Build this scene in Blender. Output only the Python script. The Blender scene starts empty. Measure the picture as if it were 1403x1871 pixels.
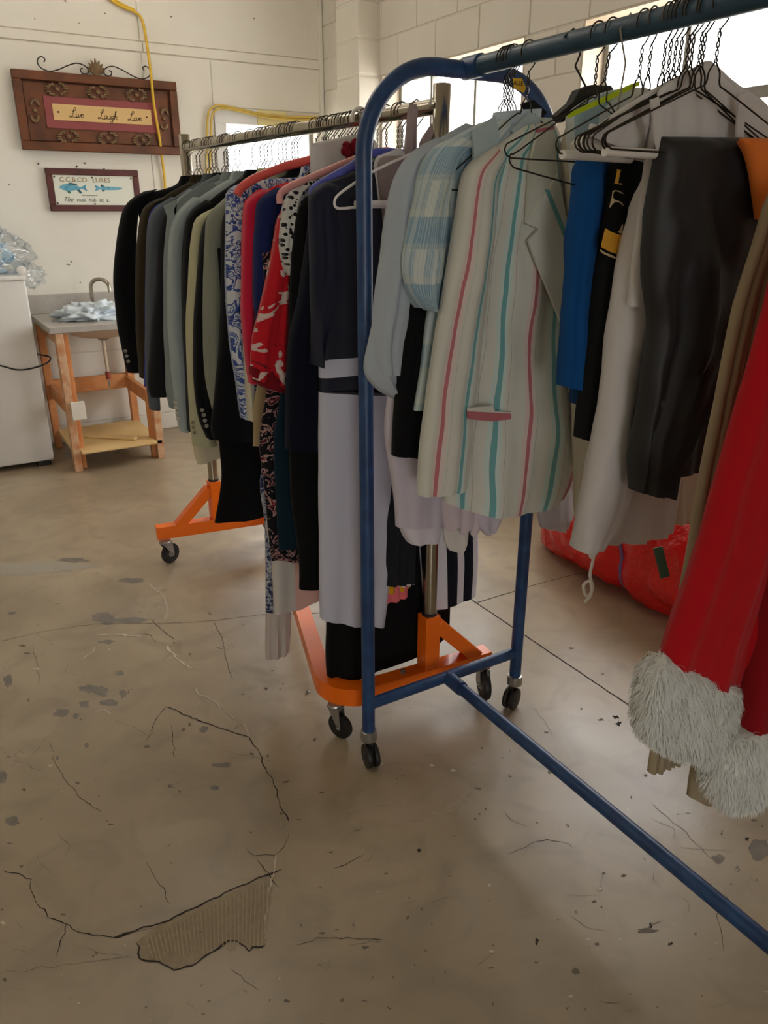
import bpy, bmesh, math, random
from math import sin, cos, pi, radians, sqrt, atan2, exp
from mathutils import Vector, Matrix, noise
random.seed(7)
S = bpy.context.scene
COL = S.collection
# ------------------------------------------------------------------ camera
F = 1400.0; CX = 701.5; CY = 935.5; PITCH = radians(21.3); YAW = radians(31.05); H = 1.5
cd = bpy.data.cameras.new('camera'); cam = bpy.data.objects.new('camera', cd); COL.objects.link(cam)
cd.sensor_fit = 'HORIZONTAL'; cd.sensor_width = 36; cd.lens = 36 * F / 1403; cd.clip_start = .02
cam.location = (0, 0, H); cam.rotation_euler = (pi / 2 - PITCH, 0, -YAW)
S.camera = cam
# ------------------------------------------------------------------ light
S.view_settings.view_transform = 'Standard'; S.view_settings.look = 'None'
S.view_settings.gamma = 1; S.view_settings.use_curve_mapping = False
S.view_settings.exposure = 0.48
W = bpy.data.worlds.new('world'); S.world = W; W.use_nodes = True
bg = W.node_tree.nodes['Background']; bg.inputs[0].default_value = (1, 1, 1, 1); bg.inputs[1].default_value = 5.6
S.cycles.max_bounces = 8; S.cycles.diffuse_bounces = 5; S.cycles.transparent_max_bounces = 12
S.cycles.sample_clamp_indirect = 8
XW = 2.86; YB = 5.6; XL = -4.2; YF = -5.6; ZC = 3.45

def portal(name, loc, rot, sx, sy):
    l = bpy.data.lights.new(name, 'AREA'); l.shape = 'RECTANGLE'; l.size = sx; l.size_y = sy
    l.cycles.is_portal = True
    o = bpy.data.objects.new(name, l); COL.objects.link(o); o.location = loc; o.rotation_euler = rot
portal('daylight_portal', (3.12, 4.1, 1.6), (0, pi / 2, 0), 1.5, 1.5)
portal('daylight_portal', (3.12, 2.38, 1.6), (0, pi / 2, 0), 1.5, 1.3)
portal('daylight_portal', (2.45, 5.86, 1.6), (-pi / 2, 0, 0), .8, 1.0)
portal('daylight_portal', (-2.2, YF - .1, 1.25), (pi / 2, 0, 0), 1.8, 2.4)

# ------------------------------------------------------------------ projection: photograph pixel -> point on a real plane
def ray(px, py):
    u = (px - CX) / F; v = (py - CY) / F
    f = cos(PITCH) - v * sin(PITCH); d = sin(PITCH) + v * cos(PITCH)
    return (f * sin(YAW) + u * cos(YAW), f * cos(YAW) - u * sin(YAW), -d)
def onX(px, py, X):
    r = ray(px, py); t = X / r[0]; return Vector((X, r[1] * t, H + r[2] * t))
def onY(px, py, Y):
    r = ray(px, py); t = Y / r[1]; return Vector((r[0] * t, Y, H + r[2] * t))
def onZ(px, py, Z):
    r = ray(px, py); t = (Z - H) / r[2]; return Vector((r[0] * t, r[1] * t, Z))

# ------------------------------------------------------------------ materials
def lin(c):
    return tuple(((x / 255) / 12.92 if x / 255 <= .04045 else ((x / 255 + .055) / 1.055) ** 2.4) for x in c) + (1,)
MATS = {}
def newmat(name):
    m = bpy.data.materials.new(name); m.use_nodes = True
    nt = m.node_tree; b = nt.nodes['Principled BSDF']
    return m, nt, b
def N(nt, t, **kw):
    n = nt.nodes.new(t)
    for k, v in kw.items():
        if k.startswith('i_'): n.inputs[k[2:].replace('_', ' ')].default_value = v
        else: setattr(n, k, v)
    return n
def ramp(nt, stops, const=True):
    r = nt.nodes.new('ShaderNodeValToRGB'); cr = r.color_ramp
    cr.interpolation = 'CONSTANT' if const else 'LINEAR'
    cr.elements[0].position = stops[0][0]; cr.elements[0].color = stops[0][1]
    cr.elements[1].position = stops[-1][0]; cr.elements[1].color = stops[-1][1]
    for p, c in stops[1:-1]:
        e = cr.elements.new(p); e.color = c
    return r
def bump(nt, b, scale, strength, dist=.002, vec=None, detail=3):
    n = N(nt, 'ShaderNodeTexNoise'); n.inputs['Scale'].default_value = scale; n.inputs['Detail'].default_value = detail
    if vec is None:
        tc = nt.nodes.new('ShaderNodeTexCoord'); vec = tc.outputs['Object']
    nt.links.new(vec, n.inputs['Vector'])
    bp = nt.nodes.new('ShaderNodeBump'); bp.inputs['Strength'].default_value = strength; bp.inputs['Distance'].default_value = dist
    nt.links.new(n.outputs['Fac'], bp.inputs['Height']); nt.links.new(bp.outputs['Normal'], b.inputs['Normal'])
def plain(name, rgb, rough=.6, metal=0, bs=0, bst=.3, bd=.001, var=0, vs=6, rgb2=None, spec=.5, coat=0):
    if name in MATS: return MATS[name]
    m, nt, b = newmat(name)
    b.inputs['Base Color'].default_value = lin(rgb); b.inputs['Roughness'].default_value = rough; b.inputs['Metallic'].default_value = metal
    b.inputs['Specular IOR Level'].default_value = spec; b.inputs['Coat Weight'].default_value = coat
    if var or rgb2:
        tc = nt.nodes.new('ShaderNodeTexCoord'); n = N(nt, 'ShaderNodeTexNoise'); n.inputs['Scale'].default_value = vs; n.inputs['Detail'].default_value = 5
        nt.links.new(tc.outputs['Object'], n.inputs['Vector'])
        c2 = lin(rgb2) if rgb2 else tuple(x * (1 - var) for x in lin(rgb)[:3]) + (1,)
        r = ramp(nt, [(.38, lin(rgb)), (.68, c2)], False)
        nt.links.new(n.outputs['Fac'], r.inputs[0]); nt.links.new(r.outputs[0], b.inputs['Base Color'])
    if bs: bump(nt, b, bs, bst, bd)
    MATS[name] = m; return m
def uvn(nt, name):
    u = nt.nodes.new('ShaderNodeUVMap'); u.uv_map = name; return u.outputs[0]
def fabric(name, rgb, rough=.92, sheen=.04, weave=900, trans=0, spec=.15):
    if name in MATS: return MATS[name]
    m, nt, b = newmat(name)
    b.inputs['Base Color'].default_value = lin(rgb); b.inputs['Roughness'].default_value = rough
    b.inputs['Sheen Weight'].default_value = sheen; b.inputs['Specular IOR Level'].default_value = spec
    bump(nt, b, weave, .15, .0006)
    if trans:
        t = nt.nodes.new('ShaderNodeBsdfTranslucent'); t.inputs[0].default_value = lin(rgb)
        mx = nt.nodes.new('ShaderNodeMixShader'); mx.inputs[0].default_value = trans
        out = nt.nodes['Material Output']
        nt.links.new(b.outputs[0], mx.inputs[1]); nt.links.new(t.outputs[0], mx.inputs[2]); nt.links.new(mx.outputs[0], out.inputs[0])
    MATS[name] = m; return m
def colored(name, build, rough=.9, sheen=.1, spec=.15):
    if name in MATS: return MATS[name]
    m, nt, b = newmat(name); b.inputs['Roughness'].default_value = rough
    b.inputs['Sheen Weight'].default_value = sheen; b.inputs['Specular IOR Level'].default_value = spec
    nt.links.new(build(nt), b.inputs['Base Color']); bump(nt, b, 900, .15, .0006)
    MATS[name] = m; return m
def mixc(nt, fac, a, b_):
    m = nt.nodes.new('ShaderNodeMix'); m.data_type = 'RGBA'
    for i, v in ((0, fac), (6, a), (7, b_)):
        if hasattr(v, 'is_linked') or hasattr(v, 'links'): nt.links.new(v, m.inputs[i])
        else: m.inputs[i].default_value = v
    return m.outputs[2]
def stripe_build(base, stripes):            # stripes: (centre, halfwidth, colour) across the garment
    def f(nt):
        sx = nt.nodes.new('ShaderNodeSeparateXYZ'); nt.links.new(uvn(nt, 'S'), sx.inputs[0])
        st = [(0, lin(base))]
        for c, h, col in sorted(stripes):
            st += [(max(0.001, c - h), lin(col)), (c + h, lin(base))]
        col = None
        for k in range(0, len(st) - 1, 24):
            pass
        out = None
        st2 = sorted(stripes)
        chunks = [st2[i:i + 10] for i in range(0, len(st2), 10)]
        for ci, ch in enumerate(chunks):
            s = [(0, lin(base))]
            for c, h, cc in ch: s += [(max(.001, c - h), lin(cc)), (c + h, lin(base))]
            r = ramp(nt, s); nt.links.new(sx.outputs[0], r.inputs[0])
            if out is None: out = r.outputs[0]
            else:
                g = nt.nodes.new('ShaderNodeMath'); g.operation = 'GREATER_THAN'; g.inputs[1].default_value = ch[0][0] - ch[0][1] - .001
                nt.links.new(sx.outputs[0], g.inputs[0]); out = mixc(nt, g.outputs[0], out, r.outputs[0])
        return out
    return f
def noise_build(scale, dist, stops, tex='noise', rnd=1.0, detail=2):
    def f(nt):
        if tex == 'noise':
            n = N(nt, 'ShaderNodeTexNoise'); n.inputs['Scale'].default_value = scale; n.inputs['Distortion'].default_value = dist; n.inputs['Detail'].default_value = detail
            o = n.outputs['Fac']
        else:
            n = N(nt, 'ShaderNodeTexVoronoi'); n.inputs['Scale'].default_value = scale; n.inputs['Randomness'].default_value = rnd
            o = n.outputs['Distance']
        nt.links.new(uvn(nt, 'M'), n.inputs['Vector'])
        r = ramp(nt, [(p, lin(c)) for p, c in stops]); nt.links.new(o, r.inputs[0]); return r.outputs[0]
    return f

WALLC = (230, 226, 215)
def wall_mat():
    m, nt, b = newmat('painted_wall')
    tc = nt.nodes.new('ShaderNodeTexCoord'); geo = nt.nodes.new('ShaderNodeNewGeometry')
    n1 = N(nt, 'ShaderNodeTexNoise'); n1.inputs['Scale'].default_value = 1.3; n1.inputs['Detail'].default_value = 6
    nt.links.new(geo.outputs['Position'], n1.inputs['Vector'])
    r1 = ramp(nt, [(.35, lin(WALLC)), (.7, lin((220, 214, 200)))], False); nt.links.new(n1.outputs['Fac'], r1.inputs[0])
    n2 = N(nt, 'ShaderNodeTexNoise'); n2.inputs['Scale'].default_value = 9; n2.inputs['Detail'].default_value = 8; n2.inputs['Distortion'].default_value = 1.2
    nt.links.new(geo.outputs['Position'], n2.inputs['Vector'])
    r2 = ramp(nt, [(.0, (0, 0, 0, 1)), (.735, (0, 0, 0, 1)), (.75, (1, 1, 1, 1))], False); nt.links.new(n2.outputs['Fac'], r2.inputs[0])
    c = mixc(nt, r2.outputs[0], r1.outputs[0], lin((165, 155, 140)))
    nt.links.new(c, b.inputs['Base Color']); b.inputs['Roughness'].default_value = .55
    n3 = N(nt, 'ShaderNodeTexNoise'); n3.inputs['Scale'].default_value = 60; n3.inputs['Detail'].default_value = 4
    nt.links.new(geo.outputs['Position'], n3.inputs['Vector'])
    bp = nt.nodes.new('ShaderNodeBump'); bp.inputs['Strength'].default_value = .25; bp.inputs['Distance'].default_value = .002
    nt.links.new(n3.outputs['Fac'], bp.inputs['Height']); nt.links.new(bp.outputs[0], b.inputs['Normal'])
    return m
def floor_mat():
    m, nt, b = newmat('sealed_concrete')
    geo = nt.nodes.new('ShaderNodeNewGeometry')
    def nz(scale, det, dist=0):
        n = N(nt, 'ShaderNodeTexNoise'); n.inputs['Scale'].default_value = scale; n.inputs['Detail'].default_value = det; n.inputs['Distortion'].default_value = dist
        nt.links.new(geo.outputs['Position'], n.inputs['Vector']); return n.outputs['Fac']
    r1 = ramp(nt, [(.3, lin((146, 130, 107))), (.52, lin((160, 143, 118))), (.72, lin((174, 158, 133)))], False); nt.links.new(nz(1.7, 7, .6), r1.inputs[0])
    r2 = ramp(nt, [(0, (0, 0, 0, 1)), (.48, (0, 0, 0, 1)), (.8, (.7, .7, .7, 1))], False); nt.links.new(nz(5, 9, 1.4), r2.inputs[0])
    c = mixc(nt, r2.outputs[0], r1.outputs[0], lin((128, 115, 97)))
    r3 = ramp(nt, [(0, (0, 0, 0, 1)), (.71, (0, 0, 0, 1)), (.74, (.8, .8, .8, 1))], False); nt.links.new(nz(34, 5, .5), r3.inputs[0])
    c = mixc(nt, r3.outputs[0], c, lin((92, 82, 70)))
    r5 = ramp(nt, [(0, (.6, .6, .6, 1)), (.24, (.6, .6, .6, 1)), (.27, (0, 0, 0, 1))], False); nt.links.new(nz(60, 3), r5.inputs[0])
    c = mixc(nt, r5.outputs[0], c, lin((196, 184, 165)))
    nt.links.new(c, b.inputs['Base Color'])
    r4 = ramp(nt, [(.3, (.27, .27, .27, 1)), (.7, (.42, .42, .42, 1))], False); nt.links.new(nz(2.6, 6, .5), r4.inputs[0])
    nt.links.new(r4.outputs[0], b.inputs['Roughness']); b.inputs['Specular IOR Level'].default_value = .5
    bp = nt.nodes.new('ShaderNodeBump'); bp.inputs['Strength'].default_value = .12; bp.inputs['Distance'].default_value = .004
    nt.links.new(nz(14, 6), bp.inputs['Height']); nt.links.new(bp.outputs[0], b.inputs['Normal'])
    return m
M_WALL = wall_mat(); M_FLOOR = floor_mat()
def glass_mat(name, tint=(1, 1, 1, 1), gl=.06, rough=.02):
    m = bpy.data.materials.new(name); m.use_nodes = True; nt = m.node_tree; nt.nodes.remove(nt.nodes['Principled BSDF'])
    t = nt.nodes.new('ShaderNodeBsdfTransparent'); t.inputs[0].default_value = tint
    g = nt.nodes.new('ShaderNodeBsdfGlossy'); g.inputs['Roughness'].default_value = rough
    mx = nt.nodes.new('ShaderNodeMixShader'); mx.inputs[0].default_value = gl
    nt.links.new(t.outputs[0], mx.inputs[1]); nt.links.new(g.outputs[0], mx.inputs[2]); nt.links.new(mx.outputs[0], nt.nodes['Material Output'].inputs[0])
    return m
M_GLASS = glass_mat('window_glass')
M_PLASTIC = glass_mat('clear_bag_plastic', (.93, .95, .97, 1), .13, .2)
M_CHROME = plain('brushed_chrome', (176, 168, 152), .22, 1, 40, .1)
M_WIRE = plain('hanger_wire', (62, 55, 48), .35, .85)
M_WIREL = plain('zinc_wire', (170, 165, 155), .3, .9)
M_BLUE = plain('chipped_blue_paint', (26, 56, 100), .38, 0, 60, .25, .001, vs=22, rgb2=(38, 76, 122))
M_ORANGE = plain('orange_paint', (246, 112, 8), .35, 0, 90, .1, .0005, coat=.2)
M_RUB = plain('black_rubber', (22, 21, 21), .5)
M_STEEL = plain('galvanised_steel', (165, 165, 162), .35, .85, 50, .2)
M_WHITEP = plain('white_plastic', (232, 228, 222), .35)
M_DARK = plain('crack_dirt', (48, 41, 34), .95, 0, 120, .5)

# ------------------------------------------------------------------ mesh helpers
def mesh_obj(name, verts, faces, mat=None, parent=None, smooth=True, loc=(0, 0, 0), uvs=None):
    me = bpy.data.meshes.new(name); me.from_pydata([tuple(Vector(v) - Vector(loc)) for v in verts], [], faces)
    if uvs:
        for nm, arr in uvs.items():
            l = me.uv_layers.new(name=nm)
            buf = [0.0] * (2 * len(me.loops))
            for i, lo in enumerate(me.loops):
                buf[2 * i], buf[2 * i + 1] = arr[lo.vertex_index]
            l.data.foreach_set('uv', buf)
    me.update()
    bm = bmesh.new(); bm.from_mesh(me); bmesh.ops.recalc_face_normals(bm, faces=bm.faces[:]); bm.to_mesh(me); bm.free()
    if smooth: me.polygons.foreach_set('use_smooth', [True] * len(me.polygons))
    if mat: me.materials.append(mat)
    o = bpy.data.objects.new(name, me); COL.objects.link(o)
    if parent is not None:
        o.parent = parent
        # world coordinates in, local out: parent chains are pure translations
        off = Vector(loc) - wloc(parent)
        o.location = off
    else: o.location = loc
    WL[o.name] = Vector(loc)
    return o
WL = {}
def wloc(o): return WL[o.name]
def empty(name, loc, label=None, cat=None, group=None, kind=None):
    o = bpy.data.objects.new(name, None); COL.objects.link(o); o.location = loc; o.empty_display_size = .05
    WL[o.name] = Vector(loc); tag(o, label, cat, group, kind); return o
def tag(o, label=None, cat=None, group=None, kind=None):
    if label: o['label'] = label
    if cat: o['category'] = cat
    if group: o['group'] = group
    if kind: o['kind'] = kind
    return o
class MB:
    def __init__(s): s.v = []; s.f = []
    def add(s, v, f):
        n = len(s.v); s.v += [tuple(x) for x in v]; s.f += [tuple(i + n for i in q) for q in f]; return s
    def box(s, a, b, ch=0):
        x0, y0, z0 = [min(a[i], b[i]) for i in range(3)]; x1, y1, z1 = [max(a[i], b[i]) for i in range(3)]
        if ch <= 0:
            v = [(x0, y0, z0), (x1, y0, z0), (x1, y1, z0), (x0, y1, z0), (x0, y0, z1), (x1, y0, z1), (x1, y1, z1), (x0, y1, z1)]
            return s.add(v, [(0, 3, 2, 1), (4, 5, 6, 7), (0, 1, 5, 4), (1, 2, 6, 5), (2, 3, 7, 6), (3, 0, 4, 7)])
        bm = bmesh.new(); bmesh.ops.create_cube(bm, size=1)
        for q in bm.verts: q.co = Vector(((x0 + x1) / 2 + q.co.x * (x1 - x0), (y0 + y1) / 2 + q.co.y * (y1 - y0), (z0 + z1) / 2 + q.co.z * (z1 - z0)))
        bmesh.ops.bevel(bm, geom=bm.edges[:], offset=ch, segments=1 if ch < .006 else 3, affect='EDGES', profile=.5)
        bm.verts.index_update(); s.add([q.co[:] for q in bm.verts], [[q.index for q in f.verts] for f in bm.faces]); bm.free(); return s
    def tube(s, pts, r, n=10, cap=True, closed=False):
        pts = [Vector(p) for p in pts]; m = len(pts)
        rr = r if isinstance(r, (list, tuple)) else [r] * m
        t0 = (pts[1] - pts[0]).normalized(); up = Vector((0, 0, 1)) if abs(t0.z) < .9 else Vector((1, 0, 0))
        nrm = (up - t0 * up.dot(t0)).normalized(); vs = []
        for i in range(m):
            a = pts[i - 1] if i > 0 else (pts[-1] if closed else pts[0]); b = pts[i + 1] if i < m - 1 else (pts[0] if closed else pts[-1])
            t = (b - a).normalized(); nrm = (nrm - t * nrm.dot(t)).normalized(); bn = t.cross(nrm)
            for k in range(n):
                an = 2 * pi * k / n; vs.append(pts[i] + (nrm * cos(an) + bn * sin(an)) * rr[i])
        fs = []
        for i in range(m if closed else m - 1):
            j = (i + 1) % m
            for k in range(n): fs.append((i * n + k, i * n + (k + 1) % n, j * n + (k + 1) % n, j * n + k))
        if cap and not closed: fs += [tuple(range(n - 1, -1, -1)), tuple((m - 1) * n + k for k in range(n))]
        return s.add(vs, fs)
    def lathe(s, prof, c, axis='z', n=24):
        vs = []; fs = []
        for r, h in prof:
            for k in range(n):
                a = 2 * pi * k / n; p = (r * cos(a), r * sin(a), h)
                if axis == 'x': p = (p[2], p[0], p[1])
                if axis == 'y': p = (p[0], p[2], p[1])
                vs.append((p[0] + c[0], p[1] + c[1], p[2] + c[2]))
        m = len(prof)
        for i in range(m - 1):
            for k in range(n): fs.append((i * n + k, i * n + (k + 1) % n, (i + 1) * n + (k + 1) % n, (i + 1) * n + k))
        fs += [tuple(range(n)), tuple((m - 1) * n + k for k in range(n))]
        return s.add(vs, fs)
    def bar(s, p, q, w, h, ch=.003):          # square section bar from p to q; w sideways, h up
        p = Vector(p); q = Vector(q); L = (q - p).length; t = (q - p).normalized()
        side = t.cross(Vector((0, 0, 1)));
        if side.length < 1e-3: side = Vector((0, 1, 0))
        side.normalize(); up = side.cross(t).normalized()
        b = MB().box((0, -w / 2, -h / 2), (L, w / 2, h / 2), ch)
        return s.add([p + t * v[0] + side * v[1] + up * v[2] for v in b.v], b.f)
    def prism(s, pts, y0, y1):                # polygon in x,z extruded in y
        n = len(pts); v = [(x, y0, z) for x, z in pts] + [(x, y1, z) for x, z in pts]
        f = [tuple(range(n)), tuple(range(2 * n - 1, n - 1, -1))] + [(i, (i + 1) % n, n + (i + 1) % n, n + i) for i in range(n)]
        return s.add(v, f)
    def ball(s, c, r, n=8, m=6):
        rx, ry, rz = r if isinstance(r, (tuple, list)) else (r, r, r)
        prof = [(sin(pi * i / m), -cos(pi * i / m)) for i in range(m + 1)]
        vs = []; fs = []
        for a, h in prof:
            for k in range(n): vs.append((c[0] + rx * a * cos(2 * pi * k / n), c[1] + ry * a * sin(2 * pi * k / n), c[2] + rz * h))
        for i in range(m):
            for k in range(n): fs.append((i * n + k, i * n + (k + 1) % n, (i + 1) * n + (k + 1) % n, (i + 1) * n + k))
        return s.add(vs, fs)
    def build(s, name, mat=None, parent=None, smooth=False, loc=None):
        if loc is None: loc = wloc(parent) if parent is not None else (0, 0, 0)
        o = mesh_obj(name, s.v, s.f, mat, parent, smooth, loc)
        if smooth: sharp(o)
        return o
def sharp(o, ang=40):
    o.data.set_sharp_from_angle(angle=radians(ang))
def arc(c, r, a0, a1, n, plane='xz', y=0):
    return [(c[0] + r * cos(a0 + (a1 - a0) * i / n), y, c[1] + r * sin(a0 + (a1 - a0) * i / n)) for i in range(n + 1)]
def catmull(pts, k=6):
    pts = [Vector(p) for p in pts]; out = []
    for i in range(len(pts) - 1):
        a = pts[max(0, i - 1)]; b = pts[i]; c = pts[i + 1]; d = pts[min(len(pts) - 1, i + 2)]
        for j in range(k):
            t = j / k; out.append(.5 * ((2 * b) + (c - a) * t + (2 * a - 5 * b + 4 * c - d) * t * t + (3 * b - a - 3 * c + d) * t ** 3))
    out.append(pts[-1]); return out
def resamp(pts, n):
    d = [0]
    for i in range(1, len(pts)): d.append(d[-1] + sqrt((pts[i][0] - pts[i - 1][0]) ** 2 + (pts[i][1] - pts[i - 1][1]) ** 2))
    out = []; j = 0
    for i in range(n):
        s = d[-1] * i / (n - 1)
        while j < len(d) - 2 and d[j + 1] < s: j += 1
        t = (s - d[j]) / max(1e-9, d[j + 1] - d[j]); out.append((pts[j][0] + (pts[j + 1][0] - pts[j][0]) * t, pts[j][1] + (pts[j + 1][1] - pts[j][1]) * t))
    return out
def smooth2(pts, k=5):
    return [(p[0], p[1]) for p in catmull([(a, b, 0) for a, b in pts], k)]
def PX(Y, pts):                               # pixels -> x,z on the garment's own hanging plane
    out = []
    for p in pts:
        if p[0] < 10 and p[1] < 10: out.append((p[0], p[1]))      # already metres
        else:
            q = onY(p[0], p[1], Y); out.append((q.x, q.z))
    return out
SEED = [0]
def cloth(name, parent, Y, L, R, d, mat, nz=34, nt=44, folds=3, amp=.006, wr=.004, top=.06, bot=0, sq=.75, fl=1.0, dy=0.0, capin=.02, hem=0, sag=0):
    """a hollow hanging garment piece: left and right outlines, real depth, folds that grow downwards"""
    SEED[0] += 1; sd = SEED[0] * 3.17
    L = resamp(smooth2(PX(Y, L)), nz); R = resamp(smooth2(PX(Y, R)), nz)
    vs = []; uS = []; uM = []; ph = [random.random() * 6.28 for _ in range(4)]
    for i in range(nz):
        t = i / (nz - 1); (xl, zl), (xr, zr) = L[i], R[i]
        dd = d * (min(1, sqrt(max(0, t / top))) if top > 0 else 1)
        if bot > 0: dd *= min(1, sqrt(max(0.0, (1 - t) / bot)))
        dd = max(dd, .003) * (1 + (fl - 1) * t)
        for k in range(nt):
            th = 2 * pi * k / nt; c = -cos(th); s = sin(th); sx = (1 + c) / 2
            sg = 1 if s >= 0 else -1
            yy = -sg * abs(s) ** sq * dd
            win = abs(s) ** .5
            g = t ** .7
            x = xl + (xr - xl) * sx; z = zl + (zr - zl) * sx
            f = amp * g * win * (sin(2 * pi * folds * sx + ph[0 if sg > 0 else 1] + .9 * sin(2.2 * t + ph[2])) + .5 * sin(2 * pi * folds * 2.1 * sx + ph[3]))
            w = wr * win * min(1, t * 6) * noise.noise((x * 9, z * 5, sd + sg)) * 2
            w += wr * .8 * win * noise.noise((x * 20 + z * 7, z * 11, sd + 5 + sg)) + wr * .55 * win * (.5 - abs(noise.noise((x * 30 - z * 13, z * 9 + x * 5, sd + 9 + sg)))) 
            ex = wr * .6 * noise.noise((z * 8, sd, c)) * g
            ez = -sag * t ** 4 * (1 - (2 * sx - 1) ** 2) + hem * sin(2 * pi * folds * sx + ph[0]) * max(0, t - .85) / .15
            vs.append((x + ex, Y + dy + yy - f - w, z + ez)); uS.append((sx if sg > 0 else 1 - sx * .999, t)); uM.append((x * 1.0 + (0 if sg > 0 else 3), z))
    fs = []
    for i in range(nz - 1):
        for k in range(nt): fs.append((i * nt + k, i * nt + (k + 1) % nt, (i + 1) * nt + (k + 1) % nt, (i + 1) * nt + k))
    fs.append(tuple(range(nt)))
    # turned-in hem ring and inner lining
    n0 = len(vs); last = (nz - 1) * nt
    cx = sum(v[0] for v in vs[last:last + nt]) / nt; cy = sum(v[1] for v in vs[last:last + nt]) / nt
    for k in range(nt):
        v = vs[last + k]; vs.append((cx + (v[0] - cx) * .96, cy + (v[1] - cy) * .8, v[2] + .001)); uS.append(uS[last + k]); uM.append(uM[last + k])
    for k in range(nt):
        v = vs[last + k]; vs.append((cx + (v[0] - cx) * .93, cy + (v[1] - cy) * .7, v[2] + capin)); uS.append(uS[last + k]); uM.append(uM[last + k])
    for k in range(nt):
        k2 = (k + 1) % nt
        fs.append((last + k, last + k2, n0 + k2, n0 + k)); fs.append((n0 + k, n0 + k2, n0 + nt + k2, n0 + nt + k))
    fs.append(tuple(n0 + nt + k for k in range(nt)))
    o = mesh_obj(name, vs, fs, mat, parent, True, wloc(parent), {'S': uS, 'M': uM}); sharp(o, 70)
    return o
def slab(name, parent, Y, pts, mat, th=.004, dy=0.0, curve=0.0):
    """thin turned cloth piece (lapel, flap, pocket) with its own thickness"""
    P = PX(Y + dy, pts)
    b = MB().prism(P, Y + dy, Y + dy + th)
    o = b.build(name, mat, parent)
    me = o.data
    for nm in ('S', 'M'):
        l = me.uv_layers.new(name=nm)
        for i, lo in enumerate(me.loops):
            v = me.vertices[lo.vertex_index].co + wloc(parent); l.data[i].uv = (v.x, v.z) if nm == 'M' else ((v.x - P[0][0]) * 3 % 1, 0)
    return o
def buttons(parent, Y, pts, mat, r=.007, dy=-.02):
    for p in pts:
        x, z = PX(Y + dy, [p])[0]
        MB().lathe([(r * .8, 0), (r, -.001), (r, -.003), (r * .8, -.004), (r * .6, -.003)], (x, Y + dy, z), 'y', 12).build('button', mat, parent, True)
def text_mesh(name, s, size, mat, parent, origin, ext=.0005, shear=0, sx=1, off=0, plane='back'):
    cu = bpy.data.curves.new(name, 'FONT'); cu.body = s; cu.size = size; cu.extrude = ext; cu.shear = shear; cu.offset = off; cu.resolution_u = 2
    t = bpy.data.objects.new('t', cu); COL.objects.link(t); bpy.context.view_layer.update()
    me = bpy.data.meshes.new_from_object(t); bpy.data.objects.remove(t)
    vs = [(origin[0] + v.co.x * sx, origin[1] - v.co.z, origin[2] + v.co.y) for v in me.vertices]; fs = [tuple(p.vertices) for p in me.polygons]
    return mesh_obj(name, vs, fs, mat, parent, False, wloc(parent))

# ================================================================== THE SETTING
def struct(name, mb, mat=M_WALL, parent=None, smooth=False):
    o = mb.build(name, mat, parent, smooth)
    if parent is None: o['kind'] = 'structure'
    return o
floor = struct('floor', MB().box((XL - .2, YF - .2, -.15), (XW + .2, YB + .2, 0)), M_FLOOR)
struct('ceiling', MB().box((XL - .2, YF - .2, ZC), (XW + .2, YB + .2, ZC + .12)))
struct('wall_left', MB().box((XL - .2, YF, 0), (XL, YB, ZC)))
wf = MB().box((XL, YF - .2, 0), (-3.1, YF, ZC)).box((-1.3, YF - .2, 0), (XW, YF, ZC)).box((-3.1, YF - .2, 2.4), (-1.3, YF, ZC))  # unseen doorway gap, added to let sky fill in from behind the camera
struct('wall_front', wf)
out = MB().box((-30, -30, -.3), (40, 40, -.16)).build('yard', plain('yard_concrete', (205, 200, 190), .9)); out['kind'] = 'structure'
# back wall: core with a window opening, big painted panels with recessed seams
BX0, BX1, BZ0, BZ1 = 2.10, 2.80, 1.15, 2.075
wb = MB().box((XL, YB + .008, 0), (BX0, YB + .2, ZC)).box((BX1, YB + .008, 0), (XW + .2, YB + .2, ZC)).box((BX0, YB + .008, 0), (BX1, YB + .2, BZ0)).box((BX0, YB + .008, BZ1), (BX1, YB + .2, ZC))
wall_back = struct('wall_back', wb)
def panel(x0, x1, z0, z1, y0=YB, g=.003):
    return MB().box((x0 + g, y0, z0 + g), (x1 - g, YB + .012, z1 - g), .002).build('panel', M_WALL, wall_back)
for x0, x1 in ((XL, -2.2), (-2.2, -.35), (-.35, 1.565), (1.565, XW - .03)):
    panel(x0, x1, .0, .123); panel(x0, x1, .123, .367); panel(x0, x1, .367, .61)
    panel(x0, x1, 2.515, ZC); 
for x0, x1 in ((XL, -2.2), (-2.2, -.35), (-.35, 1.565)): panel(x0, x1, .61, 2.455)
panel(1.565, BX0 - .08, .61, 2.455); panel(BX0 - .08, XW - .03, 2.175, 2.455); panel(BX0 - .08, XW - .03, .61, BZ0)
for x0, x1 in ((XL, -.35), (-.35, 1.58), (1.58, XW - .03)):
    MB().box((x0 + .002, YB - .006, 2.458), (x1 - .002, YB + .01, 2.512), .002).build('batten', M_WALL, wall_back)
MB().box((XW - .035, YB - .02, 0), (XW - .005, YB + .01, ZC), .004).build('corner_strip', M_WALL, wall_back)
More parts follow.
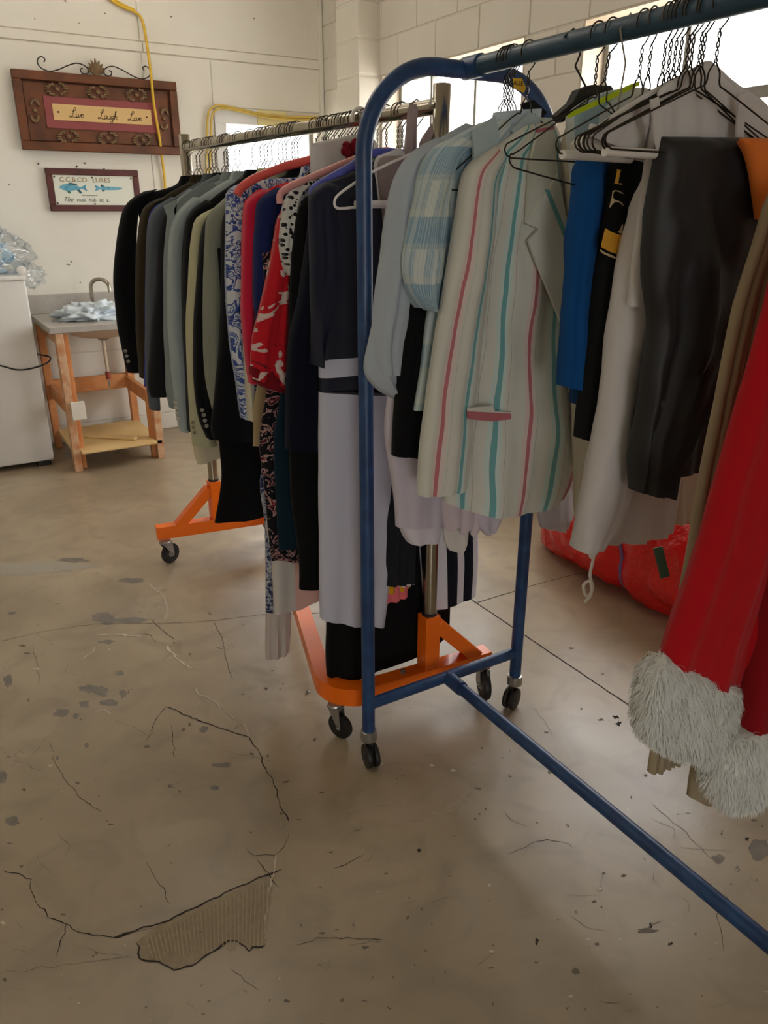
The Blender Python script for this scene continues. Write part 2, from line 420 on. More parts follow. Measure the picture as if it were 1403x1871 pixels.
# right wall of painted block
W1 = (3.40, 4.78); W2 = (1.78, 2.99); SILL = .92; HEAD = 2.317
def wallcore(mb, y0, y1, z0, z1): mb.box((XW + .006, y0, z0), (XW + .2, y1, z1))
wr_ = MB(); wallcore(wr_, YF, YB + .2, 0, SILL); wallcore(wr_, YF, YB + .2, HEAD, ZC); wallcore(wr_, YF, W2[0], SILL, HEAD); wallcore(wr_, W2[1], W1[0], SILL, HEAD); wallcore(wr_, W1[1], YB + .2, SILL, HEAD)
wall_right = struct('wall_right', wr_)
cz = .203; z = 2.52 - 12 * cz - .001; row = 0
proto = {}
def block(y0, y1, z0, z1, x0=XW, x1=XW + .01, par=wall_right):
    g = .0035; key = (round(y1 - y0, 3), round(z1 - z0, 3), x0)
    if y1 - y0 < .03: return
    if key not in proto:
        proto[key] = MB().box((x0, g, g), (x1, y1 - y0 - g, z1 - z0 - g), .003).build('block', M_WALL, par, False, (0, 0, 0)); o = proto[key]
    else:
        o = proto[key].copy(); COL.objects.link(o); o.parent = par
    o.location = Vector((0, y0, z0)) - wloc(par)
while z < ZC - .05:
    z1 = min(z + cz, ZC); z0 = max(0, z)
    y = 5.60 - (.2 if row % 2 else 0)
    ys = [YB]
    while y > .9:
        if y < YB: ys.append(y)
        y -= .406
    for a, b in zip(ys[1:], ys[:-1]):
        segs = [(a, b)]
        if z0 + .02 < HEAD - .01 and z1 - .02 > SILL:
            for w in (W1, W2):
                ns = []
                for (p, q) in segs:
                    if q <= w[0] or p >= w[1]: ns.append((p, q))
                    else:
                        if p < w[0]: ns.append((p, w[0]))
                        if q > w[1]: ns.append((w[1], q))
                segs = ns
        for p, q in segs:
            if p >= 4.81 and q <= 5.09: continue
            block(p, q, z0, z1)
    z += cz; row += 1
# pilaster, one block course on another
pil = struct('wall_pilaster', MB().box((2.706, 4.806, 0), (XW + .02, 5.084, ZC)))
z = 2.52 - 12 * cz - .001
while z < ZC - .05:
    z0 = max(0, z); z1 = min(ZC, z + cz)
    MB().box((2.70, 4.80, z0 + .004), (2.868, 5.09, z1 - .004), .010).build('block', M_WALL, pil); z += cz
M_FRAME = plain('window_frame_metal', (150, 148, 142), .45, .4)
M_REV = plain('reveal_paint', (222, 208, 186), .6, 0, 40, .2)
def window_right(name, w, mull, bars):
    X = XW + .15
    e = empty(name, (X, w[0], SILL), kind='structure')
    fr = MB().box((X - .02, w[0], SILL), (X + .02, w[0] + .035, HEAD)).box((X - .02, w[1] - .035, SILL), (X + .02, w[1], HEAD)).box((X - .02, w[0], HEAD - .035), (X + .02, w[1], HEAD)).box((X - .02, w[0], SILL), (X + .02, w[1], SILL + .035))
    fr.build('frame', M_FRAME, e)
    ys = [w[0]] + sorted(mull) + [w[1]]
    for m in mull: MB().box((X - .018, m - .011, SILL + .03), (X + .018, m + .011, HEAD - .03)).build('mullion', M_FRAME, e)
    for (a, b, zz, hh) in bars: MB().box((X - .03, a, zz - hh), (X + .02, b, zz + hh)).build('crossbar', M_FRAME, e)
    for a, b in zip(ys[:-1], ys[1:]): MB().box((X - .002, a + .01, SILL + .03), (X + .002, b - .01, HEAD - .03)).build('pane', M_GLASS, e)
    MB().box((XW + .006, w[0] - .0, SILL - .02), (XW + .2, w[1], SILL + .004)).build('sill', M_REV, e)
    MB().box((XW + .002, w[0] - .001, SILL), (XW + .2, w[0] + .006, HEAD)).build('reveal', M_REV, e)
    MB().box((XW + .002, w[1] - .006, SILL), (XW + .2, w[1] + .001, HEAD)).build('reveal', M_REV, e)
    MB().box((XW + .002, w[0], HEAD - .006), (XW + .2, w[1], HEAD + .001)).build('reveal', M_REV, e)
X3 = XW + .15
window_right('window_1', W1, [onX(792, 180, X3).y, onX(872, 180, X3).y], [])
zb = onX(1385, 170, X3).z
window_right('window_2', W2, [onX(1262, 70, X3).y], [(W2[0], onX(1262, 70, X3).y, zb, .022)])
e = empty('window_3', (BX0, YB, BZ0), kind='structure')
MB().box((BX0, YB + .1, BZ0), (BX1, YB + .104, BZ1)).build('pane', M_GLASS, e)
MB().box((BX0, YB + .08, BZ0), (BX0 + .03, YB + .13, BZ1)).box((BX1 - .03, YB + .08, BZ0), (BX1, YB + .13, BZ1)).box((BX0, YB + .08, BZ0), (BX1, YB + .13, BZ0 + .03)).build('frame', M_FRAME, e)
MB().box((2.02, YB - .012, BZ1 - .0), (2.33, YB + .008, 2.172), .002).box((2.02, YB - .012, BZ0), (2.10, YB + .008, BZ1), .002).build('cover_board', plain('white_board', (226, 226, 224), .5), e)
MB().box((2.332, YB - .012, BZ1), (2.555, YB + .008, 2.172), .002).build('yellow_panel', plain('pale_yellow_board', (232, 218, 160), .5), e)
MB().box((2.557, YB - .012, BZ1), (2.82, YB + .008, 2.172), .002).build('cover_board', plain('beige_board', (222, 212, 196), .5), e)

# ------------------------------------------------------------------ floor wear: joints, cracks, chips
def fw(p): q = onZ(p[0], p[1], 0); return (q.x, q.y)
def ribbon(name, px, w, mat, z=.0008, jit=.006, world=False, step=.012, var=.6):
    pts = [(p if world else fw(p)) for p in px]; out = []
    for a, b in zip(pts[:-1], pts[1:]):
        n = max(1, int(sqrt((a[0] - b[0]) ** 2 + (a[1] - b[1]) ** 2) / step))
        for i in range(n): out.append((a[0] + (b[0] - a[0]) * i / n, a[1] + (b[1] - a[1]) * i / n))
    out.append(pts[-1]); vs = []; fs = []; sd = random.random() * 99
    for i, p in enumerate(out):
        a = out[max(0, i - 1)]; b = out[min(len(out) - 1, i + 1)]; t = Vector((b[0] - a[0], b[1] - a[1])).normalized(); nn = Vector((-t.y, t.x))
        j = jit * noise.noise((p[0] * 30, p[1] * 30, sd)) + jit * .7 * noise.noise((p[0] * 90, p[1] * 90, sd))
        ww = w * (1 - var + 2 * var * abs(noise.noise((i * .31, sd, 0)))) * (.25 if i in (0, len(out) - 1) else 1)
        for s in (-1, 1): vs.append((p[0] + nn.x * (j + s * ww / 2), p[1] + nn.y * (j + s * ww / 2), z))
    for i in range(len(out) - 1): fs.append((2 * i, 2 * i + 1, 2 * i + 3, 2 * i + 2))
    return mesh_obj(name, vs, fs, mat, floor, False)
ZB = [0]
def blob(name, cx, cy, rx, ry, mat, z=.0003, rot=0, n=26, rag=.32):
    ZB[0] += 1; z = z + (ZB[0] % 40) * .00001
    c = fw((cx, cy)); ex = fw((cx + rx, cy)); ey = fw((cx, cy + ry)); ax = Vector((ex[0] - c[0], ex[1] - c[1])); ay = Vector((ey[0] - c[0], ey[1] - c[1])); sd = random.random() * 99
    vs = []
    for k in range(n):
        a = 2 * pi * k / n; r = 1 + rag * noise.noise((cos(a) * 1.6, sin(a) * 1.6, sd)) * 1.6 + rag * .5 * noise.noise((cos(a) * 5, sin(a) * 5, sd))
        q = ax * (cos(a + rot) * r) + ay * (sin(a + rot) * r); vs.append((c[0] + q.x, c[1] + q.y, z))
    return mesh_obj(name, vs, [tuple(range(n))], mat, floor, False)
M_STAIN = plain('grey_floor_stain', (112, 104, 95), .6, 0, 50, .3, vs=30, rgb2=(128, 118, 104))
M_STAINB = plain('pale_floor_stain', (158, 150, 134), .6, 0, 50, .3)
M_SCUFF = plain('scuff_dirt', (106, 94, 78), .7, 0, 50, .3)
M_CHIP = plain('bare_aggregate', (146, 131, 107), .9, 0, 160, .6, .002, vs=60, rgb2=(156, 141, 116))
M_EDGE = plain('broken_pale_edge', (196, 186, 166), .9)
cr = [([(0, 1173), (60, 1158), (150, 1143), (190, 1139), (300, 1139), (380, 1135), (480, 1123), (560, 1115)], .004),
      ([(303, 1291), (340, 1308), (380, 1322), (420, 1336), (455, 1347)], .009),
      ([(455, 1347), (472, 1372), (483, 1400), (505, 1440), (515, 1480), (527, 1502)], .005),
      ([(5, 1590), (35, 1597), (55, 1608), (60, 1640), (90, 1675), (118, 1688), (130, 1700), (170, 1708), (205, 1714)], .004),
      ([(205, 1714), (250, 1700), (300, 1685), (360, 1655), (420, 1628), (470, 1605), (516, 1588)], .010),
      ([(120, 1688), (118, 1705), (110, 1730), (102, 1748)], .004), ([(450, 1548), (465, 1562), (500, 1565), (515, 1555), (527, 1530), (528, 1520)], .003),
      ([(0, 1780), (80, 1768), (150, 1760), (240, 1750)], .0015), ([(468, 1570), (485, 1590), (508, 1622)], .004),
      ([(265, 1575), (290, 1610), (312, 1652)], .003), ([(90, 1355), (97, 1385), (115, 1420), (150, 1460), (185, 1485)], .003),
      ([(540, 1727), (580, 1716), (613, 1712), (700, 1716)], .003), ([(420, 1770), (450, 1790), (475, 1811)], .003), ([(610, 1588), (640, 1575), (665, 1562)], .005),
      ([(390, 1137), (405, 1165), (412, 1205), (425, 1240)], .003), ([(312, 1325), (316, 1355), (320, 1385)], .004), ([(60, 1180), (68, 1215), (72, 1250)], .003),
      ([(303, 1291), (285, 1315), (275, 1345), (265, 1358)], .004), ([(276, 1130), (295, 1150), (320, 1170)], .004), ([(258, 1157), (275, 1160), (285, 1175)], .004),
      ([(820, 1523), (835, 1530)], .003), ([(925, 1560), (960, 1545), (1000, 1536), (1030, 1540), (1045, 1550)], .002), ([(975, 1295), (1000, 1325), (1010, 1345)], .002),
      ([(1190, 1470), (1240, 1510), (1280, 1550), (1300, 1570)], .0025), ([(1320, 1630), (1335, 1650), (1310, 1670), (1322, 1740)], .002)]
for pts, w in cr: ribbon('crack', pts, w * .72, M_DARK)
for pts, w in [([(358, 1257), (363, 1270), (380, 1273), (400, 1290), (425, 1312), (430, 1320), (448, 1325), (457, 1345)], .005), ([(508, 1560), (497, 1600), (487, 1650), (484, 1720)], .004),
               ([(170, 1302), (190, 1296), (205, 1305)], .004), ([(270, 1065), (300, 1090), (308, 1120), (300, 1135)], .006), ([(305, 1180), (325, 1205), (350, 1222)], .008), ([(175, 1160), (260, 1163)], .008), ([(150, 1205), (172, 1190), (172, 1180)], .004)]:
    ribbon('broken_edge', pts, w, M_EDGE, .0011)
for _ in range(70):
    x = random.uniform(20, 1380); y = random.uniform(1010, 1850)
    if 560 < x < 960 and y < 1330 or (x > 1100 and y < 1400): continue
    a = random.uniform(0, 6.28); l_ = random.uniform(12, 55); b_ = random.uniform(-.5, .5)
    ribbon('scratch', [(x, y), (x + l_ * cos(a), y + l_ * .5 * sin(a)), (x + 2 * l_ * cos(a + b_), y + l_ * sin(a + b_))], random.uniform(.0008, .002), M_SCUFF if random.random() < .7 else M_STAINB, .0007)
# slab joints
ribbon('joint', [(1.772, .2), (1.772, 1.3), (1.778, 2.225), (1.80, 3.6)], .006, M_DARK, world=True, jit=.002, var=.25)
ribbon('joint', [fw((868, 1102)), fw((980, 1068)), fw((1055, 1048)), (2.86, 1.9)], .004, M_DARK, world=True, jit=.002, var=.25)
ribbon('joint', [(1.70, 2.22), (.98, 2.57)], .004, M_DARK, world=True, jit=.003)
for a in [(165, 1258, 20, 7), (185, 1262, 12, 10), (154, 1287, 10, 6), (200, 1284, 17, 6), (112, 1303, 15, 8), (138, 1308, 5, 5), (225, 1268, 6, 8), (190, 1130, 24, 9), (240, 1133, 30, 5), (240, 1060, 25, 5), (135, 1024, 24, 4), (85, 1036, 12, 3), (22, 1120, 8, 3), (195, 1173, 15, 4), (218, 1230, 8, 5), (15, 1245, 8, 12), (5, 1420, 7, 12), (158, 1362, 4, 5), (22, 1500, 12, 9), (105, 1385, 3, 3), (372, 1332, 7, 7), (405, 1398, 18, 4), (392, 1440, 8, 4), (1385, 1552, 20, 16), (1313, 1568, 12, 7)]:
    blob('stain', *a, M_STAIN)
for a in [(60, 1035, 120, 10), (30, 1045, 60, 6)]: blob('stain', *a, M_STAINB)
for _ in range(150):
    x = random.uniform(0, 1403); y = random.uniform(1150, 1860)
    if 560 < x < 900 and y < 1350: continue
    blob('scuff', x, y, random.uniform(1.5, 6), random.uniform(1, 3), M_SCUFF if random.random() < .8 else M_EDGE, rot=random.random() * 3, n=9, rag=.7)
for x, y, w in [(1180, 1700, 40), (1225, 1725, 7), (1190, 1690, 5), (980, 1720, 8), (1050, 1775, 14), (1000, 1395, 5), (765, 1555, 8), (1125, 1310, 9), (1130, 1322, 8), (1365, 1533, 9)]:
    blob('scuff', x, y, w * .5, 4, M_DARK if w < 12 else M_SCUFF, n=12, rag=.8)
# chipped patch with trowel ridges
poly = [fw(p) for p in [(248, 1722), (290, 1690), (340, 1668), (400, 1642), (450, 1618), (500, 1598), (497, 1640), (487, 1690), (483, 1722), (455, 1735), (440, 1722), (420, 1718), (385, 1735), (350, 1762), (318, 1770), (290, 1758), (258, 1752)]]
mesh_obj('chipped_patch', [(x, y, .0006) for x, y in poly], [tuple(range(len(poly)))], M_CHIP, floor, False)
rid = MB()
for i in range(30):
    f = i / 29; a = fw((268 + f * 222, 1716 - f * 106)); b = fw((280 + f * 205, 1752 - f * 30 + 6 * sin(i)))
    n = 6; pts = [(a[0] + (b[0] - a[0]) * k / n, a[1] + (b[1] - a[1]) * k / n, .0006 + .0012) for k in range(n + 1)]
    rid.tube(pts, .0015, 5)
o = rid.build('trowel_ridges', plain('ridge_mortar', (168, 152, 126), .9), floor, True); o['kind'] = 'stuff'
ribbon('broken_edge', [(248, 1722), (255, 1752), (290, 1758), (318, 1771), (350, 1764), (388, 1738), (420, 1720), (440, 1724), (455, 1738), (484, 1724)], .006, M_DARK, .0009, jit=.01)
MB().lathe([(.006, 0), (.0065, .001), (.0065, .005), (.004, .006), (.004, .001)], (*fw((562, 1266)), .0), 'z', 6).build('hex_nut', M_STEEL)
tag(bpy.data.objects['hex_nut'], 'small rusty hex nut lying on floor left of the orange rack caster', 'nut')
a = fw((652, 1516)); peb = MB().ball((a[0], a[1], .004), (.007, .005, .004), 9, 6).build('pebble', plain('pebble', (150, 140, 122), .9, 0, 200, .5), None, True)
tag(peb, 'small pale pebble lying alone on the bare floor below the rack casters', 'pebble')
a = fw((668, 1315)); sc = MB().add([(a[0] - .015, a[1] - .01, .001), (a[0] + .012, a[1] - .014, .002), (a[0] + .02, a[1] + .006, .012), (a[0] - .004, a[1] + .012, .004), (a[0] - .015, a[1] - .01, .002), (a[0] + .012, a[1] - .014, .003), (a[0] + .02, a[1] + .006, .013), (a[0] - .004, a[1] + .012, .005)], [(0, 1, 2, 3), (7, 6, 5, 4), (0, 1, 5, 4), (1, 2, 6, 5), (2, 3, 7, 6), (3, 0, 4, 7)]).build('paper_scrap', M_WHITEP)
tag(sc, 'torn white paper scrap on floor between the front casters', 'paper')

# ================================================================== CASTERS
def caster(parent, x, y, ztop, R, yaw, forkmat, wheelmat=M_RUB, twin=False, hubmat=M_STEEL):
    c = empty('caster', (x, y, 0)); c.parent = parent; c.location = Vector((x, y, 0)) - wloc(parent); WL[c.name] = Vector((x, y, 0))
    ca, sa = cos(yaw), sin(yaw); off = R * .45
    wx, wy = x + ca * off, y + sa * off
    def rot(mb):                                # wheel axle across the rolling direction
        mb.v = [(wx + v[0] * ca - v[1] * sa, wy + v[0] * sa + v[1] * ca, v[2]) for v in mb.v]; return mb
    tw = R * .42
    for s in ((-1, 1) if twin else (0,)):
        yo = s * tw * .75; w = tw * (.5 if twin else .5)
        rot(MB().lathe([(R * .55, -w), (R * .86, -w), (R * .97, -w * .8), (R, -w * .3), (R, w * .3), (R * .97, w * .8), (R * .86, w), (R * .55, w)], (0, yo, R), 'y', 28)).build('wheel', wheelmat, c, True)
        rot(MB().lathe([(R * .12, -w * 1.15), (R * .5, -w * .9), (R * .56, -w * .6), (R * .56, w * .6), (R * .5, w * .9), (R * .12, w * 1.15)], (0, yo, R), 'y', 20)).build('hub', hubmat, c, True)
    fk = MB(); fw_ = tw * (.75 if not twin else .25)
    for s in (-1, 1):
        P = [(-off - R * .45, ztop - .012), (R * .05, R * .75), (R * .2, R * .85), (R * .22, R * 1.15), (-off + R * .55, ztop - .012)]
        fk.prism([(a, b) for a, b in P], s * fw_ - .0015, s * fw_ + .0015)
    fk.box((-off - R * .48, -fw_ - .002, ztop - .014), (-off + R * .58, fw_ + .002, ztop - .009))
    fk.lathe([(R * .5, ztop - .009), (R * .55, ztop - .006), (R * .5, ztop - .001), (R * .3, ztop)], (-off, 0, 0), 'z', 20)
    rot(fk).build('fork', forkmat, c)
    rot(MB().lathe([(R * .1, -fw_ - .006), (R * .1, fw_ + .006)], (0, 0, R), 'y', 8)).build('axle', M_STEEL, c)
    return c

# ================================================================== ORANGE ROLLING RACK
RZ = 1.74
def xr(Y): return 1.045 + (3.25 - Y) / (3.25 - 1.70) * .135
rack = empty('clothes_rack', (1.1, 2.4, 0), 'orange rolling Z-shaped clothes rack with chrome posts and rail', 'clothes rack')
def sweep(path, w, z0, z1):
    vs = []; fs = []; n = len(path)
    for i, p in enumerate(path):
        a = path[max(0, i - 1)]; b = path[min(n - 1, i + 1)]; t = Vector((b[0] - a[0], b[1] - a[1])).normalized(); nn = Vector((-t.y, t.x)) * w / 2
        vs += [(p[0] + nn.x, p[1] + nn.y, z0), (p[0] - nn.x, p[1] - nn.y, z0), (p[0] - nn.x, p[1] - nn.y, z1), (p[0] + nn.x, p[1] + nn.y, z1)]
    for i in range(n - 1):
        for k in range(4): fs.append((4 * i + k, 4 * i + (k + 1) % 4, 4 * i + 4 + (k + 1) % 4, 4 * i + 4 + k))
    fs += [(0, 1, 2, 3), tuple(4 * n - 4 + k for k in (3, 2, 1, 0))]
    return MB().add(vs, fs)
def fillet(pts, r, k=9):
    out = [pts[0]]
    for i in range(1, len(pts) - 1):
        p = Vector(pts[i]); a = Vector(pts[i - 1]); b = Vector(pts[i + 1]); da = (a - p).normalized(); db = (b - p).normalized()
        ang = math.acos(max(-1, min(1, da.dot(db)))); dist = r / math.tan(ang / 2)
        s = p + da * dist; e_ = p + db * dist; c = p + (da + db).normalized() * (r / sin(ang / 2))
        a0 = atan2(s.y - c.y, s.x - c.x); a1 = atan2(e_.y - c.y, e_.x - c.x); da_ = (a1 - a0 + pi) % (2 * pi) - pi
        for j in range(k + 1):
            f = a0 + da_ * j / k; out.append((c.x + r * cos(f), c.y + r * sin(f)))
    out.append(pts[-1]); return out
B0, B1 = .118, .176
NE = onZ(890, 1192, .16); NP = Vector((1.185, 1.70)); NC = (.862, 1.765)
dirn = (Vector((NE.x, NE.y)) - NP).normalized(); NC = tuple(NP - dirn * .335)
FP = Vector((1.045, 3.25)); FE = onZ(285, 968, .16); dirf = (FP - Vector((FE.x, FE.y))).normalized(); FR = tuple(FP + dirf * .26)
sweep(fillet([(NE.x, NE.y), NC, FR], .10), .052, B0, B1).build('base_beam', M_ORANGE, rack)
sweep([(FE.x, FE.y), FR], .052, B0, B1).build('foot_beam', M_ORANGE, rack)
for P_, D_ in ((NP, dirn), (FP, -dirf)):
    MB().box((P_.x - .026, P_.y - .026, B1), (P_.x + .026, P_.y + .026, .36), .003).build('post_socket', M_ORANGE, rack)
    p0 = (P_.x + D_.x * .02, P_.y + D_.y * .02, .325); p1 = (P_.x + D_.x * .175, P_.y + D_.y * .175, .165)
    MB().bar(p0, p1, .05, .045).build('brace', M_ORANGE, rack)
    MB().lathe([(.0215, .34), (.0215, 1.785), (.020, 1.787), (.0, 1.787)], (P_.x, P_.y, 0), 'z', 24).build('post', M_CHROME, rack, True)
    MB().lathe([(.024, .358), (.024, .368), (.021, .37)], (P_.x, P_.y, 0), 'z', 20).build('collar', M_RUB, rack, True)
MB().tube([(xr(3.25), 3.25, RZ), (xr(1.70), 1.70, RZ)], .0185, 20).build('rail', M_CHROME, rack, True)
MB().lathe([(.009, B1), (.009, B1 + .008), (.005, B1 + .008), (.005, B1 + .014)], (NP.x - dirn.x * .09, NP.y - dirn.y * .09, 0), 'z', 6).build('bolt', M_STEEL, rack)
caster(rack, .795, 3.245, B0, .048, radians(25), M_STEEL, hubmat=M_STEEL)
caster(rack, NC[0] + .03, NC[1] + .03, B0, .042, radians(-65), M_STEEL, twin=False, hubmat=M_RUB)
caster(rack, NE.x - .01, NE.y + .01, B0, .055, radians(250), M_STEEL, hubmat=M_STEEL)
caster(rack, FR[0] - .02, FR[1], B0, .048, radians(40), M_STEEL)

# ================================================================== BLUE PIPE RACK
BR = empty('clothes_rack', (1.178, .4, 0), 'blue painted pipe clothes rack with rounded arch end and casters', 'clothes rack')
AY = 1.59; AXL, AXR = .906, 1.45; AZ = 1.80; RR = .185; T = .0185
def arch(Y):
    p = [(AXL, Y, .105), (AXL, Y, .6), (AXL, Y, AZ - RR)] + arc((AXL + RR, AZ - RR), RR, pi, pi / 2, 14, y=Y) + arc((AXR - RR, AZ - RR), RR, pi / 2, 0, 14, y=Y) + [(AXR, Y, .6), (AXR, Y, .105)]
    return p
for Y_ in (AY, -.75):
    MB().tube(arch(Y_), T, 18).build('arch_frame', M_BLUE, BR, True)
    MB().tube([(AXL, Y_, .20), (AXR, Y_, .20)], .017, 16).build('cross_tube', M_BLUE, BR, True)
MB().tube([(1.178, AY, AZ + .004), (1.178, -.75, AZ + .004)], .0195, 18).build('rail', plain('worn_blue_paint', (38, 66, 84), .4, 0, 60, .25, vs=14, rgb2=(50, 80, 100)), BR, True)
MB().tube([(1.178, AY, .20), (1.178, -.75, .20)], .0175, 18).build('base_tube', M_BLUE, BR, True)
MB().tube([(1.178, AY - .015, .20), (1.178, AY - .075, .20)], .0215, 18).build('sleeve_joint', M_BLUE, BR, True)
MB().tube([(1.178, AY + .01, AZ + .004), (1.178, AY - .05, AZ + .004)], .0235, 18).build('weld_collar', M_BLUE, BR, True)
M_GRIME = plain('grimy_caster', (52, 46, 42), .6, .3, 80, .4)
for Y_ in (AY, -.75):
    for x in (AXL, AXR):
        MB().lathe([(.024, .082), (.025, .09), (.023, .112), (.019, .114)], (x, Y_, 0), 'z', 16).build('socket', M_STEEL, BR, True)
        caster(BR, x, Y_, .088, .036, radians(-100 if x < 1 else 205), M_GRIME, twin=True, hubmat=M_GRIME)
tg = empty('safety_tag', onY(936, 160, 1.42), 'small yellow tag with black lettering hanging at the arch under rail', 'tag')
q = PX(1.42, [(937, 143), (953, 143), (960, 160), (957, 170), (950, 166), (939, 160)])
MB().prism(q, 1.419, 1.421).build('card', plain('yellow_tag', (226, 180, 40), .4), tg)
text_mesh('lettering', 'ALLE', .012, M_DARK, tg, (q[0][0] + .001, 1.4185, q[0][1] - .012), .0003)
MB().tube([(q[0][0] + .004, 1.42, q[0][1]), (q[0][0] + .002, 1.42, q[0][1] + .02), (1.17, 1.43, AZ - .012)], .0008, 5).build('string', M_WIRE, tg)

# ================================================================== HANGERS
def hanger_mesh(w=.205, drop=.115, tube=False):
    mb = MB(); hr = .0228; wr = .0015
    hook = [(hr * cos(a), 0, hr * sin(a)) for a in [radians(200) - radians(200) * i / 12 for i in range(13)]]
    hook = hook + [(hr * .9, 0, -.010), (.010, 0, -.024), (.002, 0, -.032)]
    mb.tube(hook, wr, 6)
    for ph in (0, pi):
        mb.tube([(.0022 * cos(ph + i * .9), .0022 * sin(ph + i * .9), -.032 - i * .0036) for i in range(14)], wr * .9, 5)
    z0 = -.032 - 13 * .0036
    pts = [(0.001, 0, z0), (.012, 0, z0 - .014), (.016, 0, z0 - .032), (.04, 0, z0 - .042), (w - .02, 0, z0 - .035 - drop), (w, 0, z0 - .045 - drop), (w + .002, 0, z0 - .056 - drop), (w - .008, 0, z0 - .064 - drop), (w - .03, 0, z0 - .066 - drop), (0, 0, z0 - .068 - drop)]
    R_ = catmull(pts, 3); full = R_ + [Vector((-p.x, p.y, p.z)) for p in reversed(R_)]
    mb.tube(full, wr, 6, closed=False)
    return mb, z0 - .067 - drop
HB, HZ = hanger_mesh()
hang_mesh = HB.build('wire_hanger', M_WIRE, None, True); base_me = hang_mesh.data; bpy.data.objects.remove(hang_mesh)
HB2, HZ2 = hanger_mesh(.205, .066)
hang_mesh = HB2.build('wire_hanger', M_WIRE, None, True); short_me = hang_mesh.data; bpy.data.objects.remove(hang_mesh)
me_light = base_me.copy(); me_light.materials.clear(); me_light.materials.append(M_WIREL)
def hanger(Y, x, z, label, group=None, rz=0, tilt=0, light=False, tube=None, short=False):
    o = bpy.data.objects.new('wire_hanger', me_light if light else short_me if short else base_me); COL.objects.link(o); o.location = (x, Y, z); o.rotation_euler = (tilt, 0, rz); WL[o.name] = Vector((x, Y, z))
    tag(o, label, 'hanger', group)
    if tube:
        b = MB().tube([(tube[0], 0, HZ2 if short else HZ), (tube[1], 0, HZ2 if short else HZ)], .0075, 12)
        c = mesh_obj('paper_tube', b.v, b.f, M_WHITEP, None, True); sharp(c); c.parent = o; c.location = (0, 0, 0)
    return o
hk = [145, 190, 210, 245, 265, 285, 305, 360, 375, 385, 425, 455, 530, 580, 605, 625, 650, 690, 720, 740, 775, 790, 810, 925, 960, 970, 985, 1000, 1035, 1065, 1080, 1100, 1120, 1145, 1165, 1230, 1255, 1270, 1300]
def railY(px):
    lo, hi = 1.70, 3.25
    for _ in range(30):
        m = (lo + hi) / 2; x = xr(m); zc = x * sin(YAW) + m * cos(YAW); xc = x * cos(YAW) - m * sin(YAW); dz = RZ - H
        p = CX + F * xc / (zc * cos(PITCH) - dz * sin(PITCH))
        if p > px: lo = m
        else: hi = m
    return lo
ORD = 'zeroth first second third fourth fifth sixth seventh eighth ninth tenth eleventh twelfth thirteenth fourteenth fifteenth sixteenth seventeenth eighteenth nineteenth twentieth'.split()
for n_ in 'first second third fourth fifth sixth seventh eighth ninth'.split(): ORD.append('twenty-' + n_)
ORD.append('thirtieth')
for n_ in 'first second third fourth fifth sixth seventh eighth ninth'.split(): ORD.append('thirty-' + n_)
ORD.append('fortieth')
for i, h in enumerate(hk):
    Y = railY(300 + h / 3.34)
    hanger(Y, xr(Y), RZ, ('pale zinc' if i % 7 == 3 else 'dark') + ' wire hanger on the chrome rail, ' + ORD[i + 1] + ' from its far end post', 'wire hangers on the chrome rail', rz=random.uniform(-.12, .12) - .08, tilt=random.uniform(-.02, .02), light=(i % 7 == 3))
for p, lb in ((727, 'right beside the grey pink strap'), (735, 'touching the grey pink strap'), (706, 'just behind the blue post')):
    Y = railY(p); hanger(Y, xr(Y), RZ, 'dark wire hanger on the chrome rail ' + lb, 'wire hangers on the chrome rail', rz=random.uniform(-.1, .1))
# white plastic hanger
Y = railY(658); pw = empty('plastic_hanger', (xr(Y), Y, RZ), 'translucent white plastic hanger among the wire ones near the rail end', 'hanger')
MB().tube([(xr(Y) + .0262 * cos(a), Y, RZ + .0262 * sin(a)) for a in [radians(200 - 20 * i) for i in range(11)]] + [(xr(Y) + .024, Y, RZ - .015), (xr(Y) + .004, Y, RZ - .05), (xr(Y), Y, RZ - .10)], .005, 10).build('hook', M_WHITEP, pw, True)
MB().tube(catmull([(xr(Y) - .2, Y, RZ - .215), (xr(Y) - .1, Y, RZ - .15), (xr(Y), Y, RZ - .10), (xr(Y) + .1, Y, RZ - .15), (xr(Y) + .2, Y, RZ - .215)], 5), .007, 10).build('shoulder_arm', M_WHITEP, pw, True)

